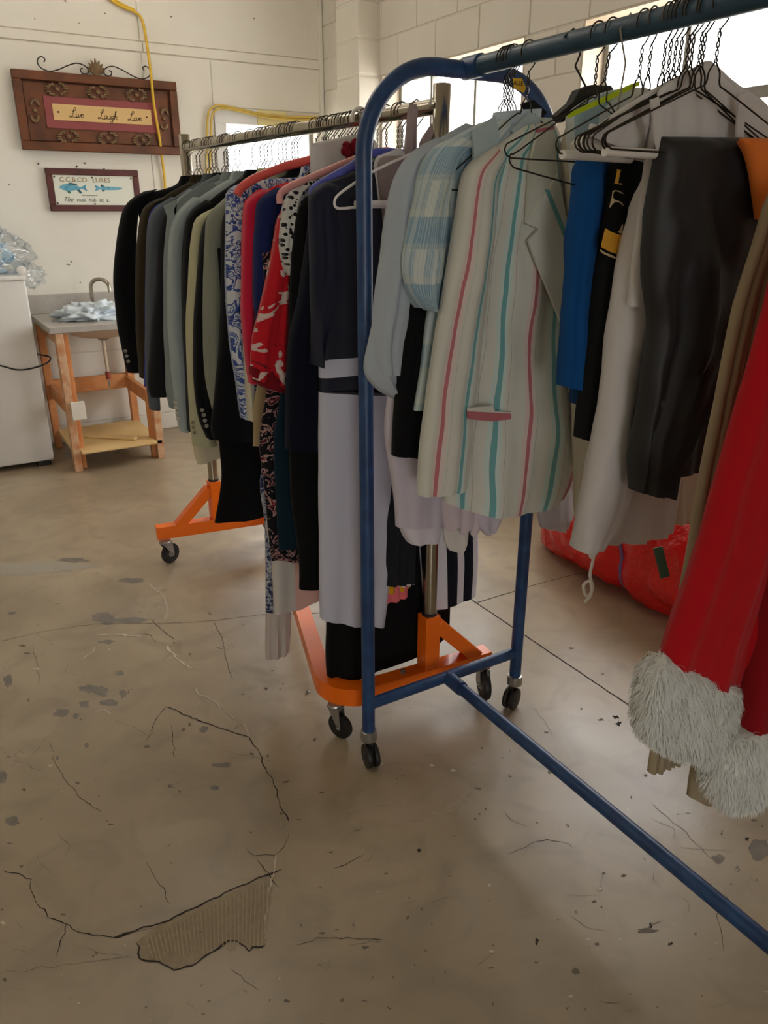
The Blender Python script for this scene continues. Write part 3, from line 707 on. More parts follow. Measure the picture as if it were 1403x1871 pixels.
# ================================================================== GARMENTS
M_BTN = plain('grey_button', (150, 145, 135), .3); M_BTNL = plain('pale_button', (196, 190, 172), .3)
K = dict(black=(13, 13, 15), black2=(20, 20, 22), navy=(22, 26, 44))
def garment(name, label, cat, Y, x=None, z=RZ - .12, group=None):
    return empty(name, (xr(Y) if x is None else x, Y, z), label, cat, group)
def mirror(Y, pts, c=None):
    c = xr(Y) if c is None else c
    return [(2 * c - a, b) for a, b in PX(Y, pts)]
def jacket(label, Y, sl, sr, hemz, mat, btn=(), bm=M_BTN, d=.03, lapel=None, name='blazer', cat='jacket', bodyw=.0, lapmat=None, right=True, group=None):
    g = garment(name, label, cat, Y, group=group); c = xr(Y)
    S_ = PX(Y, sl); sx, sz = S_[1]
    nz_ = 1.615
    Lb = [(c - .055, nz_), (c - .10, nz_ - .02), (sx + .045, sz + .012), (sx + .05, sz - .12), (sx + .06 - bodyw, sz - .35), (sx + .05 - bodyw, hemz)]
    Rb = [(2 * c - a, b) for a, b in Lb]
    cloth('body', g, Y, Lb, Rb, d, mat, folds=2, amp=.004)
    cloth('sleeve', g, Y, sl, sr, d * 1.05, mat, nz=40, nt=28, folds=1, amp=.003, top=.05, wr=.006)
    if right: cloth('sleeve', g, Y, mirror(Y, sr), mirror(Y, sl), d * .95, mat, nz=30, nt=20, folds=1, amp=.003, top=.05)
    cloth('collar', g, Y, [(c - .058, 1.635), (c - .075, 1.60), (c - .085, 1.575)], [(c + .058, 1.635), (c + .075, 1.60), (c + .085, 1.575)], d * .9, mat, nz=10, nt=30, folds=0, amp=0, top=0)
    for s in (-1, 1):
        slab('lapel', g, Y, [(c + s * .075, 1.60), (c + s * .125, 1.50), (c + s * .098, 1.475), (c + s * .11, 1.46), (c + s * .01, 1.28), (c + s * .03, 1.45)], lapmat or mat, .004, -d - .009)
    buttons(g, Y, btn, bm, dy=-d * .9)
    return g
m_blk = fabric('black_wool', (17, 17, 19)); m_blk2 = fabric('faded_black_wool', (30, 31, 33)); m_blk3 = fabric('soft_black_knit', (14, 14, 15))
jacket('black wool blazer with three grey cuff buttons, last at far rail end', 3.17, [(262, 350), (232, 372), (218, 410), (208, 490), (211, 560), (219, 620), (232, 680)], [(290, 345), (258, 368), (250, 420), (249, 500), (252, 600), (268, 678)], .86, m_blk, [(229, 641), (231, 650), (234, 660)])
jacket('dark olive brown jacket squeezed beside the far black blazer', 3.07, [(290, 362), (262, 382), (252, 430), (249, 500), (249, 600), (256, 690)], [(310, 360), (280, 378), (270, 430), (267, 500), (268, 600), (272, 690)], .92, fabric('olive_wool', (52, 44, 30)))
jacket('slate grey blazer, third from the far end of the rail', 2.96, [(312, 360), (279, 387), (269, 430), (266, 520), (266, 620), (268, 700), (274, 748)], [(330, 362), (304, 385), (292, 430), (288, 520), (287, 620), (292, 748)], .80, fabric('slate_wool', (84, 90, 96)))
jacket('black jacket with violet lining peeping out at the hem, beside slate blazer', 2.88, [(330, 362), (300, 388), (290, 430), (285, 520), (275, 620), (270, 700), (275, 725)], [(345, 365), (325, 388), (312, 430), (306, 520), (300, 620), (306, 722)], .88, m_blk2)
g = garment('shirt', 'violet blue shirt mostly hidden, hem showing below black blazer', 'shirt', 3.02)
cloth('body', g, 3.02, [(290, 372), (268, 420), (264, 650), (263, 707)], [(1.3, 1.55), (1.3, .95)], .018, fabric('violet_cotton', (72, 78, 150)))
jacket('light grey blazer with pale notched lapel showing at the shoulder', 2.80, [(345, 345), (318, 372), (306, 400), (300, 480), (300, 600), (304, 700), (310, 745)], [(365, 350), (345, 375), (335, 410), (330, 480), (328, 600), (326, 745)], .80, fabric('light_grey_wool', (128, 136, 136)), lapmat=fabric('pale_grey_wool', (150, 160, 158)))
jacket('pale blue-grey long-sleeved blazer with buttons up the cuff', 2.72, [(352, 360), (324, 387), (312, 420), (307, 480), (306, 560), (311, 650), (318, 720), (324, 760), (329, 787)], [(372, 362), (352, 386), (340, 410), (332, 460), (331, 560), (334, 650), (339, 740), (342, 789)], .79, fabric('pale_blue_grey_wool', (158, 168, 167)), [(320, 735), (321, 745), (323, 755), (325, 765)], M_BTNL)
jacket('black blazer between the pale blue-grey and cream ones', 2.62, [(375, 365), (346, 392), (338, 430), (334, 520), (335, 600), (340, 700), (345, 788)], [(395, 370), (372, 392), (362, 430), (357, 520), (356, 600), (360, 788)], .80, m_blk)
jacket('cream jacket with two sand buttons low on the cuff', 2.53, [(390, 380), (361, 398), (352, 430), (344, 520), (341, 620), (344, 700), (348, 770), (352, 814)], [(405, 385), (378, 400), (366, 430), (358, 520), (353, 620), (358, 700), (372, 760), (395, 812)], .78, fabric('cream_linen', (176, 172, 140)), [(352, 772), (353, 781), (355, 790)], plain('sand_button', (150, 138, 110), .4))
jacket('black blazer with four silver cuff buttons behind the khaki one', 2.47, [(405, 380), (378, 404), (368, 440), (359, 520), (354, 620), (355, 700), (362, 760), (378, 800)], [(420, 385), (398, 404), (390, 440), (384, 520), (380, 620), (382, 700), (398, 800)], .80, m_blk, [(369, 749), (372, 758), (374, 768), (377, 778)], M_BTN)
jacket('grey-green khaki blazer with soft shoulder, middle of the rail', 2.41, [(412, 362), (381, 394), (375, 440), (372, 520), (373, 620), (378, 700), (388, 748)], [(432, 366), (416, 394), (408, 440), (405, 520), (403, 650), (404, 745)], .82, fabric('khaki_wool', (132, 134, 120)))
jacket('black coat with flared sleeve, just before the blue patterned blouse', 2.33, [(436, 360), (410, 392), (404, 450), (405, 540), (400, 640), (392, 720), (385, 780), (390, 802)], [(455, 365), (440, 395), (440, 450), (442, 540), (446, 640), (455, 720), (462, 806)], .76, m_blk, name='coat', cat='coat')
g = garment('blazer', 'pewter blazer with broad pale lapels spread near the cream clip hanger', 'jacket', 2.83)
cloth('body', g, 2.83, [(398, 318), (352, 345), (325, 372), (322, 420), (322, 600)], [(1.27, 1.53), (1.27, 1.2), (1.27, .9)], .02, fabric('pewter_wool', (118, 126, 126)))
slab('lapel', g, 2.83, [(299, 376), (324, 364), (322, 390), (312, 412)], fabric('pale_grey_wool', (150, 160, 158)), .005, -.10)
slab('collar', g, 2.83, [(318, 382), (330, 362), (355, 345), (390, 333), (394, 340), (345, 372), (320, 406)], fabric('mid_grey_wool', (134, 144, 142)), .005, -.10)
# blue patterned blouse
m_pais = colored('blue_paisley', noise_build(15, 3.0, [(0, (196, 203, 208)), (.40, (196, 203, 208)), (.43, (62, 84, 150)), (.50, (40, 54, 110)), (.53, (190, 198, 206)), (.60, (88, 112, 170)), (.66, (200, 206, 210))]))
g = garment('blouse', 'white blouse with swirling blue paisley print and long sleeve', 'blouse', 2.26); c = xr(2.26)
cloth('body', g, 2.26, [(c - .06, 1.60), (446, 340), (446, 420), (442, 600), (452, 720)], [(c + .06, 1.60), (c + .19, 1.52), (c + .2, 1.2), (c + .2, .98)], .03, m_pais)
cloth('sleeve', g, 2.26, [(448, 332), (418, 347), (413, 380), (413, 502), (419, 610), (431, 690), (441, 764)], [(470, 335), (452, 350), (449, 420), (445, 520), (446, 620), (455, 700), (457, 762)], .034, m_pais, nz=44, nt=28, folds=1, amp=.004)
cloth('collar', g, 2.26, [(c - .05, 1.64), (c - .075, 1.58)], [(c + .05, 1.64), (c + .075, 1.58)], .03, m_pais, nz=8, nt=28, folds=0, top=0)
g = garment('shirt', 'ivory sleeve hanging between the paisley blouse and red jacket', 'shirt', 2.21)
cloth('sleeve', g, 2.21, [(478, 345), (455, 366), (448, 450), (444, 560), (446, 650), (453, 768)], [(492, 348), (474, 370), (466, 450), (462, 560), (461, 650), (464, 766)], .022, fabric('ivory_cotton', (196, 190, 168)), nt=24, folds=1)
# coral hanger
c = xr(2.19); chg = empty('plastic_hanger', (c, 2.19, RZ), 'broad coral plastic hanger arching over red jacket', 'hanger')
arcp = catmull([onY(433, 356, 2.10), onY(440, 344, 2.10), onY(462, 328, 2.10), onY(500, 312, 2.10), onY(540, 299, 2.10), (c, 2.11, 1.655), (c + .09, 2.11, 1.62), (c + .21, 2.11, 1.51)], 5)
MB().tube(arcp, .0115, 12).build('shoulder_arm', plain('coral_plastic', (226, 92, 84), .4), chg, True)
MB().tube([(c, 2.19, 1.64), (c, 2.19, 1.70), (c + .022, 2.19, 1.725), (c + .022, 2.19, 1.75), (c, 2.19, 1.763), (c - .021, 2.19, 1.75)], .0025, 8).build('hook', M_WIREL, chg, True)
m_red = fabric('crimson_crepe', (196, 30, 62), sheen=.2); 
jacket('crimson jacket with slim long sleeve hanging under a coral hanger', 2.14, [(482, 345), (452, 368), (446, 410), (442, 500), (443, 590), (449, 650), (456, 700)], [(500, 350), (476, 372), (470, 420), (466, 500), (463, 600), (470, 700)], .93, m_red, d=.028)
jacket('bright scarlet jacket peeking behind the crimson one', 2.18, [(474, 345), (449, 366), (444, 390), (442, 440), (442, 500), (448, 560)], [(490, 350), (466, 368), (462, 400), (460, 440), (458, 560)], 1.1, fabric('scarlet_crepe', (205, 24, 34)), d=.018)
jacket('deep navy blue short jacket next to the crimson one', 2.05, [(505, 342), (475, 366), (469, 400), (465, 470), (464, 540), (472, 600), (476, 640)], [(525, 345), (503, 368), (498, 410), (494, 470), (492, 540), (494, 640)], 1.0, fabric('royal_navy', (26, 36, 84)))
m_flor = colored('red_floral', noise_build(13, 1.6, [(0, (112, 26, 34)), (.36, (186, 26, 38)), (.56, (186, 26, 38)), (.57, (200, 178, 170)), (.66, (212, 200, 190)), (.72, (90, 40, 40))]))
g = garment('dress', 'red tunic with large white flower print and flared sleeve', 'dress', 1.97); c = xr(1.97)
cloth('body', g, 1.97, [(c - .06, 1.60), (525, 380), (515, 440), (510, 560), (490, 640), (470, 690)], [(c + .06, 1.60), (c + .19, 1.5), (c + .2, 1.2), (c + .2, .93)], .028, m_flor)
cloth('sleeve', g, 1.97, [(530, 365), (509, 402), (503, 440), (493, 490), (476, 560), (460, 625), (457, 690)], [(548, 370), (530, 405), (528, 450), (528, 560), (528, 640), (527, 712)], .036, m_flor, folds=2, amp=.006)
cloth('cuff', g, 1.97, [(457, 668), (458, 690), (475, 706)], [(527, 700), (527, 718)], .037, fabric('dark_red_trim', (120, 20, 30)), nz=6, nt=28, folds=0, top=0)
m_dots = colored('black_polka_dots', noise_build(85, 0, [(0, (20, 20, 22)), (.36, (20, 20, 22)), (.40, (196, 196, 192)), (1, (196, 196, 192))], 'voronoi', .7))
g = garment('blouse', 'white blouse with black spots and narrow draped sleeve', 'blouse', 1.915); c = xr(1.915)
cloth('body', g, 1.915, [(c - .06, 1.61), (560, 340), (546, 400), (543, 480)], [(c + .06, 1.61), (c + .19, 1.5), (c + .19, 1.0)], .02, m_dots)
cloth('sleeve', g, 1.915, [(562, 325), (530, 352), (517, 380), (513, 420), (512, 450), (520, 485), (528, 503)], [(578, 330), (556, 352), (547, 385), (541, 430), (534, 475), (532, 503)], .03, m_dots, folds=2)
c = xr(1.94); pkh = empty('plastic_hanger', (c, 1.94, RZ), 'pale pink plastic hanger above the spotted blouse', 'hanger')
MB().tube(catmull([onY(512, 372, 1.90), onY(512, 356, 1.90), onY(524, 345, 1.90), onY(560, 328, 1.90), (c, 1.91, 1.655), (c + .09, 1.94, 1.59), (c + .22, 1.94, 1.50)], 5), .009, 10).build('shoulder_arm', plain('pink_plastic', (222, 158, 152), .4), pkh, True)
MB().tube([(c, 1.94, 1.64), (c, 1.94, 1.70), (c + .022, 1.94, 1.725), (c + .022, 1.94, 1.75), (c, 1.94, 1.763), (c - .021, 1.94, 1.75)], .0025, 8).build('hook', M_WIREL, pkh, True)
c = xr(2.0); gnh = empty('plastic_hanger', (c, 2.0, RZ), 'green plastic hanger with a red scarf knotted beside it', 'hanger')
MB().tube(catmull([(c - .15, 2.0, 1.56), (c - .06, 2.0, 1.615), (c, 2.0, 1.645), (c + .09, 2.0, 1.60), (c + .2, 2.0, 1.54)], 5), .008, 10).build('shoulder_arm', plain('green_plastic', (38, 150, 84), .4), gnh, True)
MB().tube([(c, 2.0, 1.64), (c, 2.0, 1.70), (c + .022, 2.0, 1.725), (c + .022, 2.0, 1.75), (c, 2.0, 1.763), (c - .021, 2.0, 1.75)], .0025, 8).build('hook', M_WIREL, gnh, True)
scf = MB()
for k in range(9):
    scf.ball((c - .03 + random.uniform(-.03, .03), 2.03 + random.uniform(-.01, .01), 1.66 + random.uniform(-.025, .02)), (random.uniform(.012, .02), .012, random.uniform(.01, .02)), 8, 5)
tag(scf.build('scarf', fabric('maroon_chiffon', (128, 22, 36)), None, True, (c, 2.0, 1.66)), 'crumpled maroon scarf knotted at the hanger necks', 'scarf')
g = garment('dress', 'long plain black dress hanging before the spotted blouse', 'dress', 1.87); c = xr(1.87)
cloth('body', g, 1.87, [(c - .05, 1.61), (570, 352), (544, 388), (536, 440), (530, 520), (527, 700), (532, 900), (545, 1010), (547, 1076)], [(c + .05, 1.61), (c + .2, 1.5), (c + .2, 1.0), (c + .21, .5), (c + .2, .38)], .034, m_blk3, folds=4, amp=.008, nz=46)
g = garment('coat', 'dark navy coat with long sleeve beside the two-tone dress', 'coat', 1.825); c = xr(1.825); m_nv = fabric('dark_navy_crepe', (14, 17, 30))
cloth('body', g, 1.825, [(c - .05, 1.62), (590, 350), (575, 400), (570, 560), (560, 700), (556, 825)], [(c + .05, 1.62), (c + .2, 1.52), (c + .2, 1.1), (c + .2, .85)], .028, m_nv)
cloth('sleeve', g, 1.825, [(592, 345), (568, 385), (563, 430), (546, 540), (529, 620), (524, 720), (523, 820)], [(610, 350), (592, 390), (590, 440), (586, 560), (584, 700), (583, 824)], .032, m_nv, folds=1)
pv = empty('padded_hanger', (xr(1.79), 1.79, RZ), 'periwinkle padded hanger along the shoulder of the navy dress', 'hanger')
MB().tube(catmull([onY(574, 362, 1.775), onY(572, 350, 1.775), onY(584, 338, 1.775), onY(640, 306, 1.775), onY(690, 279, 1.775), (xr(1.79) + .1, 1.775, 1.62), (xr(1.79) + .2, 1.775, 1.53)], 5), .0105, 12).build('padding', fabric('periwinkle_satin', (84, 90, 176), rough=.5, spec=.4), pv, True)
MB().tube([(xr(1.79), 1.79, 1.63), (xr(1.79), 1.79, 1.70), (xr(1.79) + .022, 1.79, 1.725), (xr(1.79) + .022, 1.79, 1.75), (xr(1.79), 1.79, 1.763), (xr(1.79) - .021, 1.79, 1.75)], .0022, 8).build('hook', M_WIREL, pv, True)
# two-tone dress
Y = 1.765; c = xr(Y); g = garment('dress', 'navy and white long dress with two-band waist, nearest on the orange rack', 'dress', Y)
m_dn = fabric('navy_satin', (14, 17, 34), rough=.6, spec=.4); m_dw = fabric('white_satin', (190, 190, 204), rough=.6, spec=.35)
Rw = [(c + .19, 1.54), (c + .17, 1.40), (c + .16, 1.25), (c + .15, 1.12)]
cloth('bodice', g, Y, [(c - .10, 1.62), (600, 330), (570, 350), (572, 400), (578, 470), (582, 540), (583, 600), (582, 658)], [(c + .10, 1.62), (c + .15, 1.59)] + Rw, .03, m_dn, folds=2, amp=.006, nz=50)
cloth('sleeve', g, Y - .012, [(596, 332), (568, 354), (566, 400), (568, 480), (570, 560), (572, 620), (576, 668)], [(625, 340), (612, 370), (618, 430), (616, 520), (598, 590), (586, 630), (578, 668)], .034, fabric('navy_satin_sleeve', (18, 23, 44), rough=.7, spec=.3), folds=2, amp=.008, wr=.008)
cloth('sleeve', g, Y - .012, [(c + .12, 1.57), (c + .14, 1.45), (c + .14, 1.25), (c + .18, 1.12)], [(c + .17, 1.57), (c + .21, 1.5), (c + .22, 1.3), (c + .2, 1.12)], .03, m_dn, folds=2)
def band(nm, z0, z1, mt, l0, l1, r0, r1, dd, **k): cloth(nm, g, Y, [l0, l1], [r0, r1], dd, mt, top=0, folds=k.pop('folds', 2), **k)
zz = PX(Y, [(582, 657), (583, 690), (583, 716), (583, 900), (586, 1130)])
band('upper_band', 0, 0, m_dw, zz[0], zz[1], (c + .15, zz[0][1] - .0), (c + .15, zz[1][1]), .031, nz=8)
band('lower_band', 0, 0, m_dn, zz[1], zz[2], (c + .15, zz[1][1]), (c + .155, zz[2][1]), .032, nz=8)
cloth('skirt', g, Y, [zz[2], zz[3], zz[4]], PX(Y, [(742, 722), (724, 950), (699, 1141)]), .03, m_dw, top=0, folds=2, amp=.008, nz=40, fl=1.2)
# tubed hanger with white bar poking out in front of the dress
wh = empty('coated_hanger', (xr(1.71), 1.71, RZ), 'white coated wire hanger with cardboard tube before the navy bodice', 'hanger')
hx = onY(612, 376, 1.70); rx_ = 2 * xr(1.7) - hx.x
MB().tube(catmull([(xr(1.71) - .02, 1.70, 1.655), onY(684, 312, 1.70), onY(640, 340, 1.70), onY(616, 358, 1.70), onY(611, 370, 1.70), onY(614, 379, 1.70), onY(628, 381, 1.70), onY(690, 378, 1.70), (rx_, 1.70, onY(690, 378, 1.70).z)], 4), .0032, 8).build('wire_frame', M_WHITEP, wh, True)
MB().tube([onY(649, 372, 1.695), onY(690, 372, 1.695), (rx_ - .04, 1.695, onY(690, 372, 1.695).z)], .0075, 12).build('cardboard_tube', M_WHITEP, wh, True)
MB().tube(catmull([(xr(1.71), 1.71, 1.66), (xr(1.71), 1.71, 1.70), (xr(1.71) + .022, 1.715, 1.725), (xr(1.71) + .022, 1.715, 1.75), (xr(1.71), 1.715, 1.7625), (xr(1.71) - .022, 1.715, 1.745)], 4), .002, 8).build('hook', M_WHITEP, wh, True)
# lower hanging pieces on the orange rack
def piece(name, label, cat, Y, L, R, d, mat, **k):
    g = garment(name, label, cat, Y); cc = xr(Y)
    p0 = PX(Y, L)[0]; p1 = PX(Y, R)[0]
    # waistband up to the hanger clips
    cloth('body', g, Y, L, R, d, mat, **k)
    return g
def upto(Y, L, w=.17):      # start at hanger height and fall down to the traced outline
    x0, z0 = PX(Y, L)[0]; k = .15 if z0 < .78 else .04; return [(x0 + k, 1.40), (x0 + k, 1.2), (x0 + k * .8, (1.2 + z0) / 2)] + L
def upR(Y, w=.17, *zs): c = xr(Y); return [(c + w, 1.50)] + [(c + w + .01, z) for z in zs]
piece('skirt', 'long black A-line skirt reaching lower than the jackets', 'skirt', 2.37, upto(2.37, [(398, 760), (402, 830), (404, 880), (392, 956)]), upR(2.37, .17, 1.0, .62, .51), .035, m_blk3, folds=3, amp=.006, hem=.004)
piece('skirt', 'cream skirt showing below cream jacket above the chrome post', 'skirt', 2.60, [(1.0 - .12, 1.48), (.90, 1.2), (354, 790), (361, 848)], [(1.22, 1.48), (1.25, 1.0), (1.25, .74)], .03, fabric('cream_satin', (200, 188, 160)), folds=3)
piece('trousers', 'tan trousers folded over a hanger below the crimson jacket', 'trousers', 2.17, upto(2.17, [(463, 740), (463, 790), (462, 815)], .15), upR(2.17, .13, 1.0, .78), .02, fabric('tan_twill', (172, 150, 112)), folds=2)
m_fl2 = colored('dark_floral', noise_build(24, 2.5, [(0, (18, 17, 22)), (.52, (18, 17, 22)), (.53, (170, 138, 130)), (.6, (120, 40, 50)), (.64, (22, 22, 28))]))
piece('dress', 'long black dress with dusty pink floral print and ragged hem', 'dress', 2.015, upto(2.015, [(474, 800), (480, 860), (488, 950), (497, 1026)], .16), upR(2.015, .17, 1.0, .5, .44), .03, m_fl2, folds=5, amp=.006, hem=.008)
m_snake = colored('blue_snakeskin', noise_build(60, 1.4, [(0, (40, 48, 84)), (.44, (40, 48, 84)), (.47, (160, 162, 170)), (.56, (66, 80, 120)), (.6, (176, 174, 176))]))
g = piece('dress', 'long blue snakeskin print dress with plain beige lower panel', 'dress', 2.11, upto(2.11, [(478, 860), (484, 960), (486, 1080), (486, 1120)], .16), upR(2.11, .12, 1.0, .6, .35), .026, m_snake, folds=3)
cloth('lower_panel', g, 2.11, [(486, 1118), (485, 1203)], [(531, 1112), (527, 1190)], .024, fabric('beige_satin', (186, 176, 168)), top=0, nz=10)
g = piece('skirt', 'pale grey and blush pink satin skirt hanging low behind navy dress', 'skirt', 2.075, upto(2.075, [(487, 940), (495, 1010), (500, 1124)], .15), upR(2.075, .17, 1.0, .5, .36), .035, colored('blush_satin', stripe_build((196, 190, 182), [(.3, .16, (214, 168, 156)), (.7, .2, (206, 186, 178))]), rough=.6, spec=.35), folds=3, amp=.01, hem=.008)
piece('skirt', 'dark teal long skirt hanging behind the black dress', 'skirt', 1.955, upto(1.955, [(500, 800), (504, 900), (508, 1004)], .15), upR(1.955, .17, 1.0, .5), .03, fabric('dark_teal', (18, 38, 50)), folds=3)
piece('gown', 'floor-length black gown showing below the white skirt', 'gown', 1.81, upto(1.81, [(600, 1000), (598, 1120), (596, 1200), (600, 1250)], .15), upR(1.81, .16, .8, .4, .19), .045, m_blk3, folds=6, amp=.009, hem=.006, nz=46)
piece('gown', 'second black gown reaching nearly to the floor at right', 'gown', 1.90, [(1.1, 1.5), (1.05, 1.0), (1.06, .5), (1.05, .2)], upR(1.9, .19, .8, .4, .20), .04, fabric('black_chiffon', (20, 20, 24)), folds=6, amp=.009, hem=.006)
g = garment('skirt', 'bright sliver of yellow and pink layered skirt hem above black gown', 'skirt', 1.79)
cloth('yellow_layer', g, 1.755, [(690, 880), (690, 1085)], [(745, 870), (747, 1074)], .012, fabric('yellow_chiffon', (214, 160, 24)), nz=12)
cloth('pink_layer', g, 1.758, [(688, 880), (688, 1104)], [(744, 870), (744, 1088)], .016, fabric('salmon_chiffon', (224, 110, 116)), nz=12)
g = garment('jacket', 'charcoal skirt suit piece with white lining edge left of chrome post', 'jacket', 1.775)
cloth('body', g, 1.738, [(1.15, 1.3), (712, 900), (706, 990), (703, 1070)], [(1.28, 1.3), (758, 900), (757, 990), (757, 1062)], .02, fabric('charcoal_wool', (34, 35, 40)), folds=3)
cloth('lining', g, 1.745, [(728, 1040), (727, 1072)], [(756, 1036), (755, 1066)], .012, fabric('white_lining', (210, 206, 208)), nz=6, top=0)
m_bw = colored('wide_navy_white_stripes', stripe_build((212, 208, 216), [(.02, .05, (16, 18, 30)), (.44, .095, (16, 18, 30)), (.76, .085, (16, 18, 30))]))
g = garment('dress', 'white dress with wide vertical navy stripes right of the chrome post', 'dress', 1.755)
cloth('body', g, 1.755, [(1.17, 1.5), (1.12, 1.2), (757, 900), (766, 1000), (775, 1115)], [(xr(1.75) + .17, 1.5), (xr(1.75) + .2, 1.2), (872, 920), (871, 1020), (866, 1084)], .03, m_bw, folds=2, amp=.004, nz=40)
g = garment('blouse', 'grey pink sleeveless chiffon top tied at the near end of the chrome rail', 'blouse', 1.735)
m_gp = fabric('grey_pink_chiffon', (176, 160, 158), trans=.3)
cloth('strap', g, 1.735, [(748, 192), (745, 215), (742, 260), (735, 330)], [(760, 190), (760, 215), (757, 260), (762, 330)], .016, m_gp, folds=2, nt=24)
cloth('strap', g, 1.72, [(790, 225), (772, 252), (768, 270), (760, 330)], [(792, 228), (790, 255), (786, 280), (790, 330)], .012, m_gp, folds=2, nt=24)
cloth('body', g, 1.735, [(715, 285), (690, 300), (700, 420), (700, 560)], [(790, 285), (800, 320), (805, 450), (805, 560)], .025, m_gp, folds=3)
g = garment('blouse', 'white blouse shoulder showing beside navy dress neckline', 'blouse', 1.745)
cloth('body', g, 1.745, [(690, 285), (683, 300), (686, 340), (690, 388)], [(730, 270), (750, 300), (752, 340), (752, 380)], .014, fabric('white_cotton', (206, 204, 204)), nz=16)
bx = onY(600, 270, 3.05)
g = garment('garment_bag', 'frosted white garment cover at the far window side of the rail', 'garment bag', 2.05)
cloth('body', g, 2.05, [(570, 262), (567, 275), (567, 330)], [(648, 245), (690, 262), (692, 330)], .012, fabric('frosted_plastic', (206, 200, 196), rough=.4, spec=.4), nz=12)

# ---------------- garments on the blue rack
BX = 1.178; BZ = AZ - .13
def bg_(name, label, cat, Y, group=None): return garment(name, label, cat, Y, BX, BZ, group)
m_lb = fabric('pale_blue_cotton', (178, 188, 198), trans=.08)
Y = 1.475; g = bg_('shirt', 'pale blue-grey shirt with rumpled sleeve beside the blue arch post', 'shirt', Y)
cloth('body', g, Y, [(850, 225), (790, 262), (752, 300), (745, 420), (735, 560), (722, 640), (728, 733)], [(1.22, 1.66), (1.38, 1.6), (1.39, 1.3), (1.38, 1.1)], .03, m_lb, folds=3)
cloth('sleeve', g, Y, [(800, 250), (748, 285), (722, 330), (708, 400), (700, 470), (690, 560), (683, 640), (690, 684)], [(830, 262), (778, 290), (762, 350), (755, 430), (748, 520), (737, 620), (735, 682)], .036, m_lb, folds=2, amp=.006, wr=.007, nz=44)
cloth('shirt_tail', g, Y + .012, [(690, 560), (676, 620), (668, 678), (690, 712), (725, 732)], [(742, 560), (738, 620), (734, 680), (732, 715), (730, 735)], .028, m_lb, folds=2, amp=.006, wr=.005, top=.02)
Y = 1.505; m_lav = fabric('white_lavender_poplin', (206, 198, 210), trans=.1)
g = bg_('shirt', 'long white shirt whose deep hem hangs below the black garment', 'shirt', Y)
cloth('body', g, Y, [(1.0, 1.6), (.965, 1.4), (708, 740), (706, 800), (718, 880), (724, 962)], [(1.3, 1.6), (1.3, 1.3), (812, 740), (810, 840), (806, 958)], .03, m_lav, folds=2, amp=.004, nz=40)
cloth('hem_band', g, Y + .012, [(728, 955), (738, 980), (746, 992)], [(806, 950), (803, 972), (799, 988)], .028, fabric('white_poplin', (222, 216, 226), trans=.1), folds=1, top=0, nz=8)
Y = 1.49; g = bg_('shirt', 'pinkish white shirt with rounded tail behind the striped blazer hem', 'shirt', Y)
cloth('body', g, Y, [(1.05, 1.6), (1.08, 1.2), (800, 860), (805, 930), (812, 962)], [(1.35, 1.6), (1.36, 1.2), (890, 880), (885, 940), (872, 972)], .03, fabric('pink_white_poplin', (214, 200, 206), trans=.1), folds=3, amp=.006, hem=.01)
cloth('tail', g, Y + .02, [(808, 920), (812, 985), (822, 1006)], [(856, 920), (853, 990), (842, 1006)], .018, fabric('cream_poplin', (218, 212, 206), trans=.1), folds=1, nz=12)
cloth('tail', g, Y - .02, [(868, 920), (872, 960), (884, 976)], [(915, 920), (915, 945), (900, 968)], .018, m_lav, folds=1, nz=12)
Y = 1.455; g = bg_('trousers', 'black trousers or skirt between the pale blue and plaid shirts', 'trousers', Y)
cloth('body', g, Y, [(1.03, 1.56), (1.03, 1.45), (748, 520), (735, 600), (725, 700), (716, 832)], [(1.28, 1.56), (1.28, 1.4), (820, 560), (800, 700), (795, 834)], .028, m_blk, folds=2)
def plaid(nt):
    sx = nt.nodes.new('ShaderNodeSeparateXYZ'); nt.links.new(uvn(nt, 'M'), sx.inputs[0])
    nz_ = N(nt, 'ShaderNodeTexNoise'); nz_.inputs['Scale'].default_value = 5; nt.links.new(uvn(nt, 'M'), nz_.inputs['Vector'])
    col = lin((196, 206, 204))
    def stripe(out_, f, ph, thr, c, prev, amt):
        m = N(nt, 'ShaderNodeMath', operation='MULTIPLY_ADD'); m.inputs[1].default_value = f; m.inputs[2].default_value = ph; nt.links.new(out_, m.inputs[0])
        s = N(nt, 'ShaderNodeMath', operation='SINE'); nt.links.new(m.outputs[0], s.inputs[0])
        r = ramp(nt, [(0, (0, 0, 0, 1)), (thr, (0, 0, 0, 1)), (min(.999, thr + .08), (amt, amt, amt, 1))], False)
        a = N(nt, 'ShaderNodeMath', operation='MULTIPLY_ADD'); a.inputs[1].default_value = .5; a.inputs[2].default_value = .5; nt.links.new(s.outputs[0], a.inputs[0]); nt.links.new(a.outputs[0], r.inputs[0])
        return mixc(nt, r.outputs[0], prev, lin(c))
    c = stripe(sx.outputs[1], 48, .5, .5, (110, 150, 176), col, .85)
    ss = nt.nodes.new('ShaderNodeSeparateXYZ'); nt.links.new(uvn(nt, 'S'), ss.inputs[0])
    c = stripe(ss.outputs[0], 20, 1.0, .5, (124, 160, 184), c, .6)
    c = stripe(ss.outputs[0], 130, 0, .6, (225, 232, 230), c, .35)
    c = stripe(sx.outputs[1], 96, 2.0, .86, (214, 216, 196), c, .25)
    r = ramp(nt, [(.45, (0, 0, 0, 1)), (.7, (.4, .4, .4, 1))], False); nt.links.new(nz_.outputs['Fac'], r.inputs[0])
    return mixc(nt, r.outputs[0], c, lin((196, 200, 178)))
m_pl = colored('washed_blue_plaid', plaid)
Y = 1.415; g = bg_('shirt', 'washed blue plaid short-sleeved shirt with wide open collar', 'shirt', Y)
